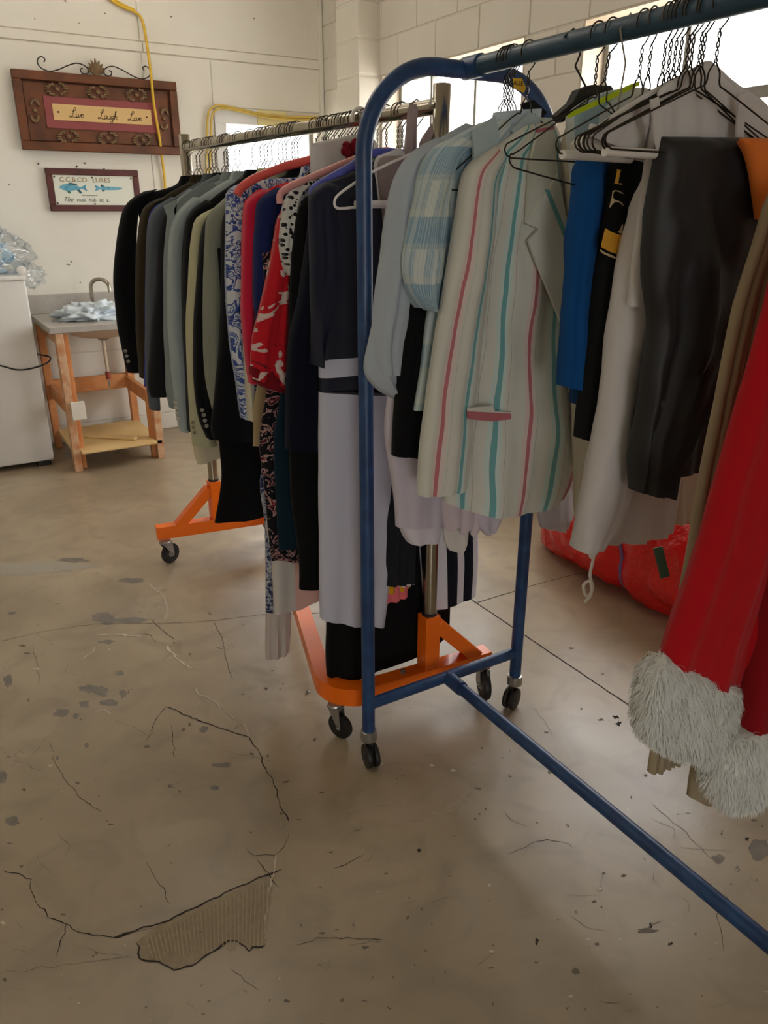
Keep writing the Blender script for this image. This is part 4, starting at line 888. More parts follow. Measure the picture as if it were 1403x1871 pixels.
cloth('body', g, Y, [(905, 215), (862, 232), (815, 262), (802, 300), (800, 400), (792, 520), (778, 600), (765, 700), (757, 750)], [(1010, 215), (1.30, 1.64), (1.38, 1.58), (1.39, 1.4), (1.38, 1.2), (1.37, 1.07)], .032, m_pl, folds=3, amp=.005, nz=44)
cloth('sleeve', g, Y, [(835, 248), (800, 270), (775, 312), (756, 390), (741, 455), (738, 500), (748, 535), (766, 562)], [(860, 262), (832, 285), (815, 330), (808, 400), (800, 470), (792, 510), (785, 540), (780, 568)], .046, m_pl, folds=2, amp=.008, wr=.01, nz=44)
slab('collar', g, Y, [(866, 238), (905, 212), (912, 245), (913, 268), (895, 290), (866, 295)], fabric('plaid_collar', (172, 188, 192)), .006, -.05)
slab('collar', g, Y, [(935, 238), (968, 205), (990, 215), (975, 250), (950, 262)], fabric('plaid_collar', (172, 188, 192)), .006, -.045)
cloth('inner_collar', g, Y, [(905, 205), (903, 232), (915, 255)], [(985, 200), (985, 225), (975, 250)], .028, fabric('blue_white_facing', (188, 200, 208)), folds=1, nz=10, top=0)
slab('hanger_pad', g, Y, [(955, 190), (975, 182), (1000, 205), (985, 222), (973, 215)], m_blk2, .01, .0)
# striped blazer
base = (208, 209, 200); TL = (108, 166, 170); PK = (184, 110, 118)
def sgroup(c_, k_, w_): return [(c_ - w_ * 1.9, w_ * .7, (196, 214, 210) if k_ == TL else (216, 196, 190)), (c_, w_, k_), (c_ + w_ * 1.9, w_ * .7, (198, 216, 212) if k_ == TL else (218, 200, 194)), (c_ + w_ * 4.2, .0022, (158, 156, 150))]
st = []
for c_, k_ in ((.09, TL), (.27, TL), (.52, PK), (.75, TL), (.94, PK)): st += sgroup(c_, k_, .0155)
m_bl = colored('blazer_stripes', stripe_build(base, st), rough=.7, spec=.3)
m_bs = colored('blazer_sleeve_stripes', stripe_build(base, sgroup(.22, PK, .032) + sgroup(.70, TL, .034)), rough=.7, spec=.3)
m_bp = fabric('blazer_cloth', base, rough=.7, spec=.3)
Y = 1.36; g = bg_('blazer', 'off-white women\'s blazer with teal and pink vertical stripes', 'jacket', Y)
cloth('body', g, Y, [(962, 228), (915, 262), (890, 285), (872, 380), (848, 520), (832, 650), (820, 760), (812, 860), (812, 918)], [(1012, 222), (1020, 260), (1032, 330), (1040, 420), (1048, 560), (1050, 700), (1050, 800), (1042, 870), (1028, 905)], .036, m_bl, folds=2, amp=.010, wr=.009, nz=60, nt=72, hem=.002, sag=.035)
cloth('sleeve', g, Y - .01, [(905, 266), (862, 298), (846, 330), (836, 400), (818, 500), (800, 610), (784, 720), (770, 820), (764, 905)], [(935, 280), (905, 318), (897, 380), (890, 460), (880, 560), (868, 660), (858, 760), (852, 840), (845, 890)], .036, m_bs, folds=2, amp=.005, wr=.006, nz=60)
cloth('sleeve', g, Y + .02, [(1.33, 1.58), (1.34, 1.4), (1.35, 1.2), (1.36, 1.0)], [(1.39, 1.6), (1.44, 1.5), (1.46, 1.2), (1.46, .98)], .045, m_bs, folds=1)
slab('collar', g, Y, [(985, 232), (1012, 222), (1018, 300), (1020, 318), (985, 372), (962, 408), (968, 300)], fabric('blazer_collar', (200, 200, 186), rough=.7), .007, -.054)
slab('lapel', g, Y, [(962, 408), (985, 375), (1020, 318), (1036, 400), (1040, 500), (1034, 610), (1012, 555), (985, 490), (966, 440), (985, 418)], m_bp, .007, -.060)
slab('lapel_stripe', g, Y, [(996, 346), (1003, 346), (1036, 425), (1037, 450)], fabric('teal_print', TL), .001, -.0612)
slab('collar_stripe', g, Y, [(980, 236), (1013, 230), (1013, 236), (978, 243)], fabric('pink_print', PK), .001, -.0552)
slab('pocket_welt', g, Y, [(855, 752), (934, 756), (934, 766), (900, 770), (856, 766)], fabric('pink_print', PK), .005, -.052)
slab('pocket_welt', g, Y, [(856, 745), (900, 742), (905, 752), (934, 753), (934, 758), (856, 758)], m_bp, .006, -.050)
cloth('front_edge', g, Y + .015, [(1046, 690), (1050, 760), (1042, 850), (1042, 880)], [(1056, 690), (1060, 760), (1056, 860), (1058, 915)], .012, colored('edge_stripes', stripe_build(base, [(.35, .14, PK)])), folds=0, nt=16, top=.01)
buttons(g, Y, [(1042, 711)], M_BTNL, .010, -.036)
Y = 1.30; g = bg_('robe', 'cream robe behind the blazer\'s open front, hanging long', 'robe', Y)
cloth('body', g, Y, [(1050, 215), (1030, 260), (1040, 400), (1045, 600), (1048, 760), (1050, 900), (1055, 960)], [(1120, 205), (1200, 250), (1210, 500), (1215, 800), (1215, 960)], .034, fabric('cream_terry', (208, 202, 184), weave=300), folds=3, amp=.006)
slab('placket', g, Y, [(1052, 230), (1066, 230), (1070, 500), (1062, 700), (1052, 700)], fabric('cream_terry2', (196, 190, 170)), .004, -.046)
Y = 1.405; g = bg_('shirt', 'white shirt with folded square hem hanging under blazer at right', 'shirt', Y)
cloth('body', g, Y, [(1.2, 1.6), (1.15, 1.2), (975, 880), (985, 940), (990, 965)], [(1.38, 1.6), (1.40, 1.2), (1052, 830), (1050, 900), (1042, 940)], .028, m_lav, folds=2, nz=34)
cloth('tail', g, Y + .012, [(988, 930), (992, 962), (1005, 968)], [(1020, 930), (1022, 955), (1016, 965)], .018, fabric('white_poplin', (222, 216, 226)), folds=1, nz=10)
cloth('tail', g, Y + .01, [(1010, 900), (1012, 950), (1022, 972)], [(1046, 880), (1044, 930), (1030, 960)], .02, fabric('white_poplin', (222, 216, 226)), folds=2, nz=10)
# lime striped shoulder piece
Y = 1.235; g = bg_('blouse', 'glossy white and blue-grey top with a lime shoulder stripe', 'blouse', Y)
m_lime = colored('lime_shoulder', stripe_build((196, 206, 206), [(.12, .1, (150, 176, 190)), (.6, .2, (214, 214, 206))]), rough=.35, spec=.5)
cloth('body', g, Y, [(1130, 162), (1085, 175), (1040, 205), (1036, 225), (1040, 300), (1050, 420)], [(1160, 160), (1200, 180), (1220, 260), (1225, 420)], .03, m_lime, folds=2, nz=34)
slab('shoulder_stripe', g, Y, [(1038, 208), (1080, 188), (1150, 155), (1170, 148), (1168, 156), (1120, 180), (1075, 200), (1039, 216)], fabric('lime_trim', (190, 214, 30), rough=.5), .004, -.040)
pd = empty('padded_hanger', (BX, 1.26, AZ), 'black broad plastic hanger under the lime striped shoulder', 'hanger')
MB().prism(PX(1.26, [(1012, 212), (1040, 188), (1052, 165), (1075, 156), (1110, 158), (1120, 175), (1060, 190), (1022, 224)]), 1.25, 1.27).build('shoulder_arm', M_RUB, pd)
MB().tube([onY(1072, 162, 1.26), (BX + .012, 1.26, 1.765), (BX + .022, 1.26, 1.785), (BX + .022, 1.26, 1.81), (BX, 1.26, 1.826), (BX - .022, 1.26, 1.81)], .002, 8).build('hook', M_WIRE, pd, True)
# blue trousers and black towel over bar
Y = 1.15; g = bg_('trousers', 'bright blue folded trousers clipped on a white hanger bar', 'trousers', Y)
m_bl2 = fabric('bright_blue_cotton', (18, 74, 134))
cloth('leg', g, Y, [(1062, 278), (1052, 330), (1042, 420), (1036, 520), (1030, 640), (1026, 705)], [(1092, 278), (1086, 340), (1075, 450), (1066, 560), (1060, 640), (1052, 712)], .028, m_bl2, folds=1, amp=.005, wr=.008)
cloth('leg', g, Y + .008, [(1085, 278), (1076, 380), (1062, 520), (1056, 640), (1050, 738)], [(1125, 278), (1112, 400), (1098, 560), (1090, 680), (1086, 746)], .028, fabric('navy_blue_cotton', (20, 62, 110)), folds=2)
Y = 1.11; g = bg_('towel', 'black cloth with gold letters folded over hanger bar', 'towel', Y)
m_bk = fabric('black_jersey', (20, 21, 22))
cloth('body', g, Y, [(1122, 277), (1112, 380), (1098, 470), (1088, 560), (1072, 680), (1062, 740), (1056, 800)], [(1168, 277), (1165, 360), (1152, 460), (1138, 560), (1120, 660), (1104, 745), (1090, 810)], .026, m_bk, folds=1, amp=.002, wr=.003, sq=.5)
M_GOLD = plain('gold_print', (216, 158, 44), .6); M_GOLDL = plain('pale_gold_print', (196, 176, 136), .6)
def prn(nm, pts, m): slab(nm, g, Y, [(1080 + a / 8.91, 270 + b / 8.91) for a, b in pts], m, .0012, -.036)
prn('letter', [(425, 350), (495, 362), (478, 378), (440, 575), (510, 582), (505, 600), (375, 578), (392, 572), (430, 375)], M_GOLD)
prn('letter', [(355, 700), (400, 690), (460, 702), (525, 742), (518, 752), (455, 718), (400, 706), (368, 720), (355, 780), (362, 820), (395, 850), (450, 865), (505, 900), (530, 940), (515, 938), (470, 895), (400, 880), (350, 915), (310, 975), (305, 960), (330, 850), (340, 815), (348, 760)], M_GOLDL)
prn('emblem', [(235, 1310), (330, 1370), (440, 1410), (495, 1418), (492, 1440), (440, 1740), (300, 1690), (175, 1620), (170, 1580)], M_GOLD)
prn('emblem_bar', [(155, 1655), (215, 1700), (330, 1745), (435, 1800), (430, 1822), (300, 1770), (190, 1720), (155, 1685)], M_GOLDL)
prn('emblem_tip', [(440, 1370), (470, 1340), (515, 1240), (520, 1290), (490, 1400)], M_GOLDL)
cb = empty('clip_hanger', (BX, 1.12, AZ), 'white plastic clip hanger holding the blue trousers and black cloth', 'hanger')
q = PX(1.095, [(1068, 250), (1172, 256), (1170, 278), (1064, 277)])
MB().prism(q, 1.088, 1.10).build('bar', M_WHITEP, cb)
MB().prism(PX(1.09, [(1052, 262), (1066, 248), (1072, 262), (1066, 292), (1056, 290)]), 1.078, 1.105).build('clip', plain('clear_clip', (206, 204, 198), .2), cb)
MB().tube([(BX + .022, 1.12, AZ), (BX, 1.12, AZ + .026), (BX - .022, 1.12, AZ), (BX, 1.12, AZ - .05), (BX - .01, 1.12, AZ - .14), (BX - .03, 1.1, q[0][1])], .0018, 8).build('hook', M_WIREL, cb, True)
# white robe + pants
m_rb = fabric('white_robe_cotton', (214, 210, 208), trans=.12)
Y = 1.0; g = bg_('robe', 'large white robe draped on its hanger, peaked at the neck', 'robe', Y)
cloth('body', g, Y, [(1285, 112), (1240, 140), (1205, 166), (1190, 240), (1176, 330), (1165, 430), (1150, 560)], [(1300, 112), (1340, 150), (1395, 190), (1430, 240), (1445, 300), (1440, 400), (1430, 560)], .03, m_rb, folds=6, amp=.008, nz=56, nt=72, top=.6)
cloth('shoulder', g, Y + .03, [(1238, 138), (1150, 188), (1084, 234), (1070, 250)], [(1262, 150), (1235, 200), (1215, 250), (1195, 300)], .016, m_rb, folds=2, amp=.004, nz=30, top=.2)
for a, b in (((1190, 182), (1208, 330)), ((1350, 172), (1342, 330))):
    slab('seam_band', g, Y, [a, (a[0] + 14, a[1] - 5), (b[0] + 12, b[1]), b], m_rb, .004, -.052)
Y = 1.045; g = bg_('pants', 'white drawstring pants with hanging cord, under black trousers', 'trousers', Y)
cloth('leg', g, Y, [(1170, 330), (1160, 400), (1138, 470), (1118, 600), (1100, 740), (1082, 850), (1066, 940), (1055, 1006)], [(1200, 330), (1190, 450), (1180, 600), (1165, 760), (1150, 850), (1130, 940), (1092, 1000)], .036, m_rb, folds=1, amp=.006, wr=.008)
cloth('leg', g, Y + .02, [(1175, 330), (1150, 600), (1130, 800), (1108, 900), (1090, 990)], [(1250, 330), (1250, 600), (1245, 800), (1232, 900), (1222, 968)], .04, m_rb, folds=3, amp=.008, nz=40)
cloth('panel', g, Y + .05, [(1200, 500), (1215, 700), (1205, 850), (1215, 955)], [(1310, 500), (1320, 700), (1305, 850), (1295, 945)], .03, fabric('cream_gauze', (220, 206, 190), trans=.2), folds=3)
drw = catmull([onY(1086, 990, Y), onY(1084, 1020, Y), onY(1078, 1050, Y), onY(1083, 1075, Y - .005), onY(1072, 1090, Y), onY(1066, 1070, Y + .005), onY(1078, 1062, Y), onY(1080, 1085, Y - .008), onY(1068, 1100, Y)], 4)
MB().tube(drw, .0035, 8).build('drawstring', M_WHITEP, g, True)
MB().ball(onY(1082, 1012, Y), (.008, .008, .012), 10, 8).build('toggle', M_WHITEP, g, True)
# black trousers over tube hanger
Y = .95; g = bg_('trousers', 'black trousers folded over a hanger bar at right, big and loose', 'trousers', Y)
m_bt = fabric('black_crepe', (25, 25, 27), rough=.55, spec=.5)
cloth('seat', g, Y, [(1206, 250), (1192, 330), (1182, 430), (1178, 520), (1186, 600), (1178, 680), (1166, 760), (1158, 830), (1160, 897)], [(1372, 252), (1392, 300), (1396, 380), (1388, 460), (1370, 540), (1332, 640), (1288, 730), (1250, 810), (1215, 905)], .034, m_bt, top=.02, folds=3, amp=.011, wr=.014, nz=56, nt=60)
cloth('leg', g, Y + .03, [(1250, 600), (1235, 760), (1224, 868)], [(1340, 600), (1318, 740), (1303, 846)], .03, m_bt, folds=2, amp=.006)
hb = hanger(.955, BX, AZ + .002, 'wire hanger with white cardboard tube carrying the black trousers', None, rz=0, tube=(-.2, .19), short=True); 
hb.location.z = AZ + .002
# orange garment
Y = .885; g = bg_('shirt', 'orange and white long garment glimpsed behind the black trousers', 'shirt', Y)
m_or = colored('orange_to_white', lambda nt: (lambda r, s: (nt.links.new(uvn(nt, 'S'), s.inputs[0]), nt.links.new(s.outputs[1], r.inputs[0]), r.outputs[0])[2])(ramp(nt, [(0, lin((232, 118, 40))), (.78, lin((232, 118, 40))), (.79, lin((225, 200, 180)))]), nt.nodes.new('ShaderNodeSeparateXYZ')))
cloth('body', g, Y + .12, [(1345, 252), (1340, 400), (1310, 560), (1290, 660), (1285, 730), (1300, 800)], [(1.42, 1.62), (1.44, 1.4), (1.45, 1.1), (1.44, .95)], .02, m_or, folds=3)
cloth('shoulder_fold', g, Y, [(1350, 252), (1370, 300), (1384, 400)], [(1480, 252), (1500, 330), (1500, 420)], .03, fabric('orange_cotton', (234, 128, 56)), folds=2, nz=18, top=.02)
# khaki pleats
Y = .80; g = bg_('skirt', 'khaki pleated skirt hanging in tight vertical ridges beside red coat', 'skirt', Y)
m_kh = fabric('khaki_twill', (160, 146, 120), rough=.7)
Lk = [(1412, 330), (1385, 430), (1345, 560), (1310, 730), (1280, 880), (1250, 1050), (1228, 1180), (1206, 1280), (1186, 1412)]
Lp = PX(Y, Lk)
for i in range(8):
    f0 = i * .0135
    cloth('pleat', g, Y - .004 * (i % 2), [(a + f0, b - .001 * i) for a, b in Lp], [(a + f0 + .015, b - .001 * i - .004) for a, b in Lp], .011, m_kh, nz=30, nt=14, folds=0, amp=0, wr=.002, top=.01, sq=.9)
g = bg_('trousers', 'khaki trouser hem hanging below the white fur cuff', 'trousers', .755)
cloth('leg', g, .755, [(1290, 1000), (1275, 1300), (1262, 1458)], [(1350, 1000), (1338, 1300), (1300, 1470)], .016, m_kh, nz=14, nt=20, folds=1)
for i in range(3): cloth('pleat', g, .76, [(1302 + i * 9, 1100), (1292 + i * 9, 1380), (1288 + i * 9, 1455 + i * 3)], [(1310 + i * 9, 1100), (1300 + i * 9, 1380), (1296 + i * 9, 1458 + i * 3)], .008, m_kh, nz=10, nt=10, folds=0)
# ------- red santa-style coat
m_vel = fabric('red_velvet', (176, 14, 26), rough=.85, sheen=.12)
M_FUR = fabric('white_fur', (222, 224, 220), rough=.95, sheen=.3)
def fur(parent, Y, L, R, d, name='fur_trim', n=5200, ln=.022, **k):
    o = cloth(name, parent, Y, L, R, d, M_FUR, top=.06, bot=.09, nz=26, nt=44, folds=2, amp=.004, wr=.01, capin=.004, **k)
    me = o.data; vs = [v.co.copy() for v in me.vertices]; nr = [v.normal.copy() for v in me.vertices]
    nv = [tuple(v) for v in vs]; nf = [tuple(p.vertices) for p in me.polygons]; quads = [f for f in nf if len(f) == 4][:25 * 44]
    for _ in range(n):
        f = random.choice(quads); a, b, c_, e_ = [vs[i] for i in f]; u, w = random.random(), random.random()
        p = (a * (1 - u) + b * u) * (1 - w) + (e_ * (1 - u) + c_ * u) * w; nn = (nr[f[0]] + nr[f[2]]).normalized()
        cl = noise.noise(p * 45); side = Vector((cl, noise.noise(p * 45 + Vector((9, 3, 1))), 0)) * .6
        d1 = (nn * .75 + Vector((0, 0, -.8)) + side + Vector((random.uniform(-.25, .25), random.uniform(-.25, .25), random.uniform(-.25, .25)))).normalized()
        tw = nn.cross(d1)
        if tw.length < 1e-4: continue
        tw = tw.normalized() * .0011; L_ = ln * random.uniform(.6, 1.2)
        i0 = len(nv); nv += [tuple(p - tw), tuple(p + tw), tuple(p + d1 * L_ * .55 + tw * .7), tuple(p + d1 * L_ * .55 - tw * .7), tuple(p + (d1 + Vector((0, 0, -.5))).normalized() * L_)]
        nf += [(i0, i0 + 1, i0 + 2, i0 + 3), (i0 + 3, i0 + 2, i0 + 4)]
    m2 = bpy.data.meshes.new(name); m2.from_pydata(nv, [], nf); m2.materials.append(M_FUR); m2.polygons.foreach_set('use_smooth', [True] * len(nf)); o.data = m2
    return o
Y = .70; g = bg_('coat', 'red velvet costume coat with fluffy white fur cuff and hem', 'coat', Y)
cloth('sleeve', g, Y, [(1500, 330), (1440, 440), (1400, 575), (1365, 700), (1325, 850), (1285, 990), (1245, 1110), (1211, 1215)], [(1640, 380), (1560, 600), (1490, 800), (1430, 950), (1385, 1090), (1355, 1180), (1337, 1262)], .036, m_vel, folds=2, amp=.008, nz=54, top=.04)
fur(g, Y, [(1213, 1195), (1184, 1225), (1172, 1270), (1170, 1310), (1182, 1345), (1222, 1368)], [(1332, 1240), (1334, 1275), (1330, 1320), (1322, 1350), (1312, 1372), (1285, 1386)], .042, ln=.018, n=9000)
cloth('body', g, Y - .03, [(1560, 300), (1500, 500), (1460, 800), (1410, 1000), (1385, 1150), (1345, 1332)], [(1.42, 1.58), (1.44, 1.3), (1.46, 1.0), (1.46, .60)], .06, fabric('deep_red_velvet', (140, 10, 20), rough=.85, sheen=.1), folds=3, amp=.012, nz=50)
cloth('side_panel', g, Y - .0, [(1420, 800), (1390, 1000), (1350, 1150), (1336, 1250)], [(1450, 800), (1430, 1000), (1395, 1150), (1372, 1250)], .05, m_vel, folds=1)
fur(g, Y - .03, [(1348, 1322), (1312, 1350), (1292, 1395), (1292, 1440), (1325, 1478)], [(1.46, .60), (1.47, .56), (1.47, .52), (1.46, .48), (1.45, .46)], .055, n=9000, ln=.018)
fur(g, Y + .02, [(1325, 1245), (1328, 1290), (1326, 1340)], [(1372, 1243), (1364, 1300), (1345, 1345)], .03, n=1500, ln=.012)

# hangers of the blue rack
def bh(px, label, group=None, rz=0, ry=0, **k):
    z = AZ + .004; lo, hi = .3, 1.58
    for _ in range(30):
        m = (lo + hi) / 2; zc = BX * sin(YAW) + m * cos(YAW); xc = BX * cos(YAW) - m * sin(YAW)
        p = CX + F * xc / (zc * cos(PITCH) - (z - H) * sin(PITCH))
        if p > px: lo = m
        else: hi = m
    o = hanger(lo, BX, z, label, group, rz, **k); o.rotation_euler[1] = ry; return o
for i, p in enumerate((924, 929, 934, 940)): bh(p, 'dark wire hanger bunched at blue arch, ' + ('nearest the arch', 'second from the arch', 'third from the arch', 'next to the yellow tag')[i], 'bunched hangers at arch', rz=-.1 + i * .05)
bh(968, 'wire hanger of the striped blazer, standing alone on the blue rail')
bh(1095, 'rusty wire hanger above the lime striped top', None, .0, short=True)
bh(1120, 'open wire hanger swung sideways, next right of the rusty one', None, .08, .14)
bh(1178, 'wire hanger with white tube poking out over the blazer', None, .12, tube=(-.19, .0), short=True)
bh(1195, 'wire hanger with stretched lower loop, beside the tube hanger', None, .3, short=True)
for i, p in enumerate((1222, 1232, 1242, 1252, 1266, 1274)): bh(p, 'twisted wire hanger in the cluster before the bright window, ' + ORD[i + 1] + ' from the left', 'clustered hangers on blue rail', rz=.25 - i * .09, short=True)
bh(1289, 'pale wire hanger at the peak of the white robe', None, .05, short=True)
bh(1322, 'wire hanger right of the white robe peak', None, -.1, short=True)

# ================================================================== SINK UNIT
M_WOOD = plain('orange_pine', (196, 126, 72), .6, 0, 60, .2, vs=9, rgb2=(214, 152, 98)); M_WOODP = plain('paint_smeared_pine', (206, 168, 132), .65, 0, 60, .3, vs=18, rgb2=(186, 120, 72)); M_PLY = plain('pale_plywood', (220, 190, 132), .6, 0, 30, .15, vs=5, rgb2=(206, 172, 112))
M_TOP = plain('grey_laminate', (176, 170, 162), .45, 0, 80, .1, vs=40, rgb2=(168, 161, 152))
sk = empty('sink_stand', (.98, 5.2, 0), 'wooden stand with grey laminate counter, sink and open lower shelf', 'sink')
CX0, CX1, CY0, CY1, CT = .665, 1.34, 4.86, 5.59, .885
MB().box((CX0, CY0, CT - .04), (CX1, CY1, CT), .004).build('countertop', M_TOP, sk)
MB().box((CX0, CY1 - .03, CT), (CX1, CY1 + .005, 1.005), .003).build('backsplash', M_TOP, sk)
for i, (x, y, m) in enumerate(((.715, 4.885, M_WOODP), (1.235, 4.90, M_WOODP), (.70, 5.50, M_WOOD), (1.235, 5.50, M_WOOD))):
    MB().box((x - .02, y - .02, 0), (x + .025, y + .04, CT - .04), .003).build('leg', m, sk)
MB().box((.735, 4.92, 0), (.775, 4.96, CT - .04), .003).build('leg_brace', M_WOOD, sk)
MB().box((1.19, 4.93, 0), (1.23, 4.97, .45), .003).build('leg_brace', M_WOOD, sk)
MB().box((.70, 4.90, .78), (.725, 5.5, .845), .002).build('apron', M_WOODP, sk)
MB().box((.70, 5.50, .36), (1.26, 5.535, .46), .003).build('stretcher', M_WOOD, sk)
MB().box((1.20, 4.92, .355), (1.235, 5.5, .44), .003).build('stretcher', M_WOOD, sk)
MB().box((.70, 4.92, .355), (.735, 5.5, .44), .003).build('stretcher', M_WOOD, sk)
MB().box((.72, 4.84, .33), (.80, 4.86, .44), .002).build('cleat', plain('white_painted_block', (222, 214, 200), .6), sk)
MB().box((.71, 4.88, .10), (1.25, 5.5, .125), .002).build('shelf', M_PLY, sk)
MB().box((.74, 4.80, .126), (1.20, 5.25, .134), .001).build('shelf_board', M_PLY, sk)
st_ = MB().bar((.80, 5.20, .143), (1.10, 4.93, .143), .045, .016).build('wood_batten', M_PLY); tag(st_, 'loose pale wood strip lying across the stand\'s lower shelf', 'wood strip')
# basin below counter
bas = []
MB().lathe([(.19, CT + .004), (.205, CT + .004), (.205, CT + .001), (.195, CT + .001)], (1.03, 5.22, 0), 'z', 32).build('sink_rim', M_STEEL, sk, True)
b = MB().lathe([(.20, CT - .035), (.19, CT - .07), (.165, CT - .10), (.12, CT - .118), (.04, CT - .125), (.01, CT - .125)], (0, 0, 0), 'z', 32)
b.v = [(1.03 + v[0] * 1.15, 5.22 + v[1], v[2]) for v in b.v]; b.build('basin', plain('tan_basin', (196, 176, 158), .5), sk, True)
MB().lathe([(.04, CT - .125), (.045, CT - .14), (.03, CT - .155), (.02, CT - .16)], (1.05, 5.30, 0), 'z', 20).build('drain', M_STEEL, sk, True)
MB().tube([(1.055, 5.35, CT - .15), (1.06, 5.36, .55), (1.06, 5.36, .50)], .011, 12).build('drain_pipe', plain('pipe_cream', (206, 190, 164), .5), sk, True)
MB().tube([(1.06, 5.36, .51), (1.06, 5.36, .46)], .017, 12).build('valve', plain('rust_red', (150, 66, 48), .6), sk, True)
MB().tube([(1.06, 5.36, .46), (1.06, 5.36, .41)], .006, 8).build('pipe_end', M_STEEL, sk, True)
MB().tube([(1.045, 5.47, CT), (1.045, 5.47, CT + .16)] + [(1.045 + .0 + .055 * (1 - cos(a)) * .9, 5.47 - .075 * (1 - cos(a)) * .6, CT + .16 + .055 * sin(a)) for a in [pi * i / 10 for i in range(1, 11)]] + [(1.145, 5.38, CT + .135)], .0125, 14).build('faucet_neck', M_CHROME, sk, True)
MB().lathe([(.03, CT), (.03, CT + .012), (.02, CT + .02), (.016, CT + .035)], (1.045, 5.47, 0), 'z', 20).build('faucet_base', M_CHROME, sk, True)
MB().lathe([(.022, CT), (.022, CT + .02), (.014, CT + .045), (.018, CT + .05)], (.965, 5.47, 0), 'z', 16).build('faucet_handle', M_CHROME, sk, True)
def crumple(name, c, r, mat, seed, freq=6, amp=.5, nu=46, nv=24, flat=.0, parent=None):
    vs = []; fs = []
    for i in range(nv + 1):
        ph = pi * i / nv
        for k in range(nu):
            th = 2 * pi * k / nu; d = Vector((sin(ph) * cos(th), sin(ph) * sin(th), cos(ph)))
            f = 1 + amp * noise.noise(d * freq * .35 + Vector((seed, 0, 0))) + amp * .55 * abs(noise.noise(d * freq * .9 + Vector((0, seed, 0)))) - amp * .3 * abs(noise.noise(d * freq * 2 + Vector((0, seed, 3))))
            p = Vector((d.x * r[0], d.y * r[1], d.z * r[2])) * f
            z = max(p.z, -r[2] * flat) if flat else p.z
            vs.append((c[0] + p.x, c[1] + p.y, c[2] + z))
    for i in range(nv):
        for k in range(nu): fs.append((i * nu + k, i * nu + (k + 1) % nu, (i + 1) * nu + (k + 1) % nu, (i + 1) * nu + k))
    return mesh_obj(name, vs, fs, mat, parent, True, wloc(parent) if parent else c)
o = crumple('plastic_bag', (.99, 5.16, CT + .022), (.20, .15, .07), plain('pale_blue_film', (214, 224, 230), .28, spec=.6), 3.3, 11, .7, 80, 36, .3)
tag(o, 'crumpled pale blue-white plastic bag lying over the sink', 'bag')
# ================================================================== WHITE FREEZER
FX0, FX1, FY0 = -.15, .612, 5.09
fz = empty('freezer', ((FX0 + FX1) / 2, 5.3, 0), 'tall white chest appliance at left edge beside sink stand', 'freezer')
MB().box((FX0, FY0, .035), (FX1, YB - .02, 1.135), .012).build('cabinet', plain('white_enamel', (214, 211, 204), .4, 0, 200, .05), fz, True)
MB().box((FX0 - .004, FY0 - .006, 1.135), (FX1 + .004, YB - .02, 1.16), .006).build('lid', plain('white_enamel_lid', (224, 221, 214), .4), fz, True)
for x in (FX0 + .06, FX1 - .06):
    MB().box((x - .04, FY0 + .02, 0), (x + .04, FY0 + .10, .036), .004).build('foot', M_RUB, fz)
co = catmull([onY(-60, 655, 5.06), onY(0, 668, 5.05), (onY(35, 676, 5.05)), onY(70, 670, 5.05), onY(90, 660, 5.10), onY(90, 652, 5.2), onY(72, 648, 5.3), onY(60, 645, 5.56)], 6)
tag(MB().tube(co, .005, 8).build('power_cord', M_RUB, None, True), 'black power cord looping across the white freezer to the wall', 'cord')
bgc = empty('clothes_bag', (.38, 5.33, 1.16), 'clear plastic bag stuffed with light blue clothes on freezer top', 'bag')
crumple('blue_clothes', (.36, 5.33, 1.27), (.20, .15, .13), colored('blue_denim_mix', lambda nt: (lambda r, n, tc: (nt.links.new(tc.outputs['Object'], n.inputs['Vector']), nt.links.new(n.outputs['Fac'], r.inputs[0]), r.outputs[0])[2])(ramp(nt, [(0, lin((120, 160, 190))), (.42, lin((172, 196, 206))), (.55, lin((200, 208, 208))), (.68, lin((60, 90, 150)))]), N(nt, 'ShaderNodeTexNoise', i_Scale=14.0), nt.nodes.new('ShaderNodeTexCoord'))), 8.1, 9, .5, flat=.8, parent=bgc)
crumple('clear_film', (.39, 5.32, 1.275), (.265, .19, .165), M_PLASTIC, 5.2, 10, .34, 90, 44, .68, parent=bgc)
crumple('film_tail', (.65, 5.18, 1.15), (.075, .06, .06), M_PLASTIC, 2.2, 8, .6, 40, 24, 0, parent=bgc)
MB().lathe([(.02, 0), (.026, .003), (.026, .012), (.02, .014)], (.60, 5.09, 1.19), 'y', 20).build('cord_lock', M_WHITEP, bgc, True)

# ================================================================== SIGNS
M_BRN = plain('walnut_stain', (112, 62, 30), .45, 0, 40, .15, vs=7, rgb2=(84, 46, 24)); M_BRD = plain('dark_walnut', (70, 38, 24), .5, 0, 40, .15)
SX0, SX1, SZ0, SZ1 = .773, 1.762, 1.862, 2.296; SY = YB - .03
sg = empty('wall_sign', ((SX0 + SX1) / 2, SY, SZ0), 'large brown carved wood sign reading Live Laugh Love with iron scroll top', 'sign')
MB().box((SX0 + .02, SY, SZ0 + .02), (SX1 - .02, YB - .001, SZ1 - .02)).build('back_board', M_BRN, sg)
def frame(nm, x0, x1, z0, z1, w, y0, y1, mat, par):
    for (a, b, c_, d_) in ((x0, x1, z1 - w, z1), (x0, x1, z0, z0 + w), (x0, x0 + w, z0 + w, z1 - w), (x1 - w, x1, z0 + w, z1 - w)):
        MB().box((a, y0, c_), (b, y1, d_), .004).build(nm, mat, par)
frame('frame_rail', SX0, SX1, SZ0, SZ1, .05, SY - .022, SY + .01, M_BRN, sg)
frame('inner_bead', SX0 + .05, SX1 - .05, SZ0 + .05, SZ1 - .05, .008, SY - .010, SY + .005, M_BRD, sg)
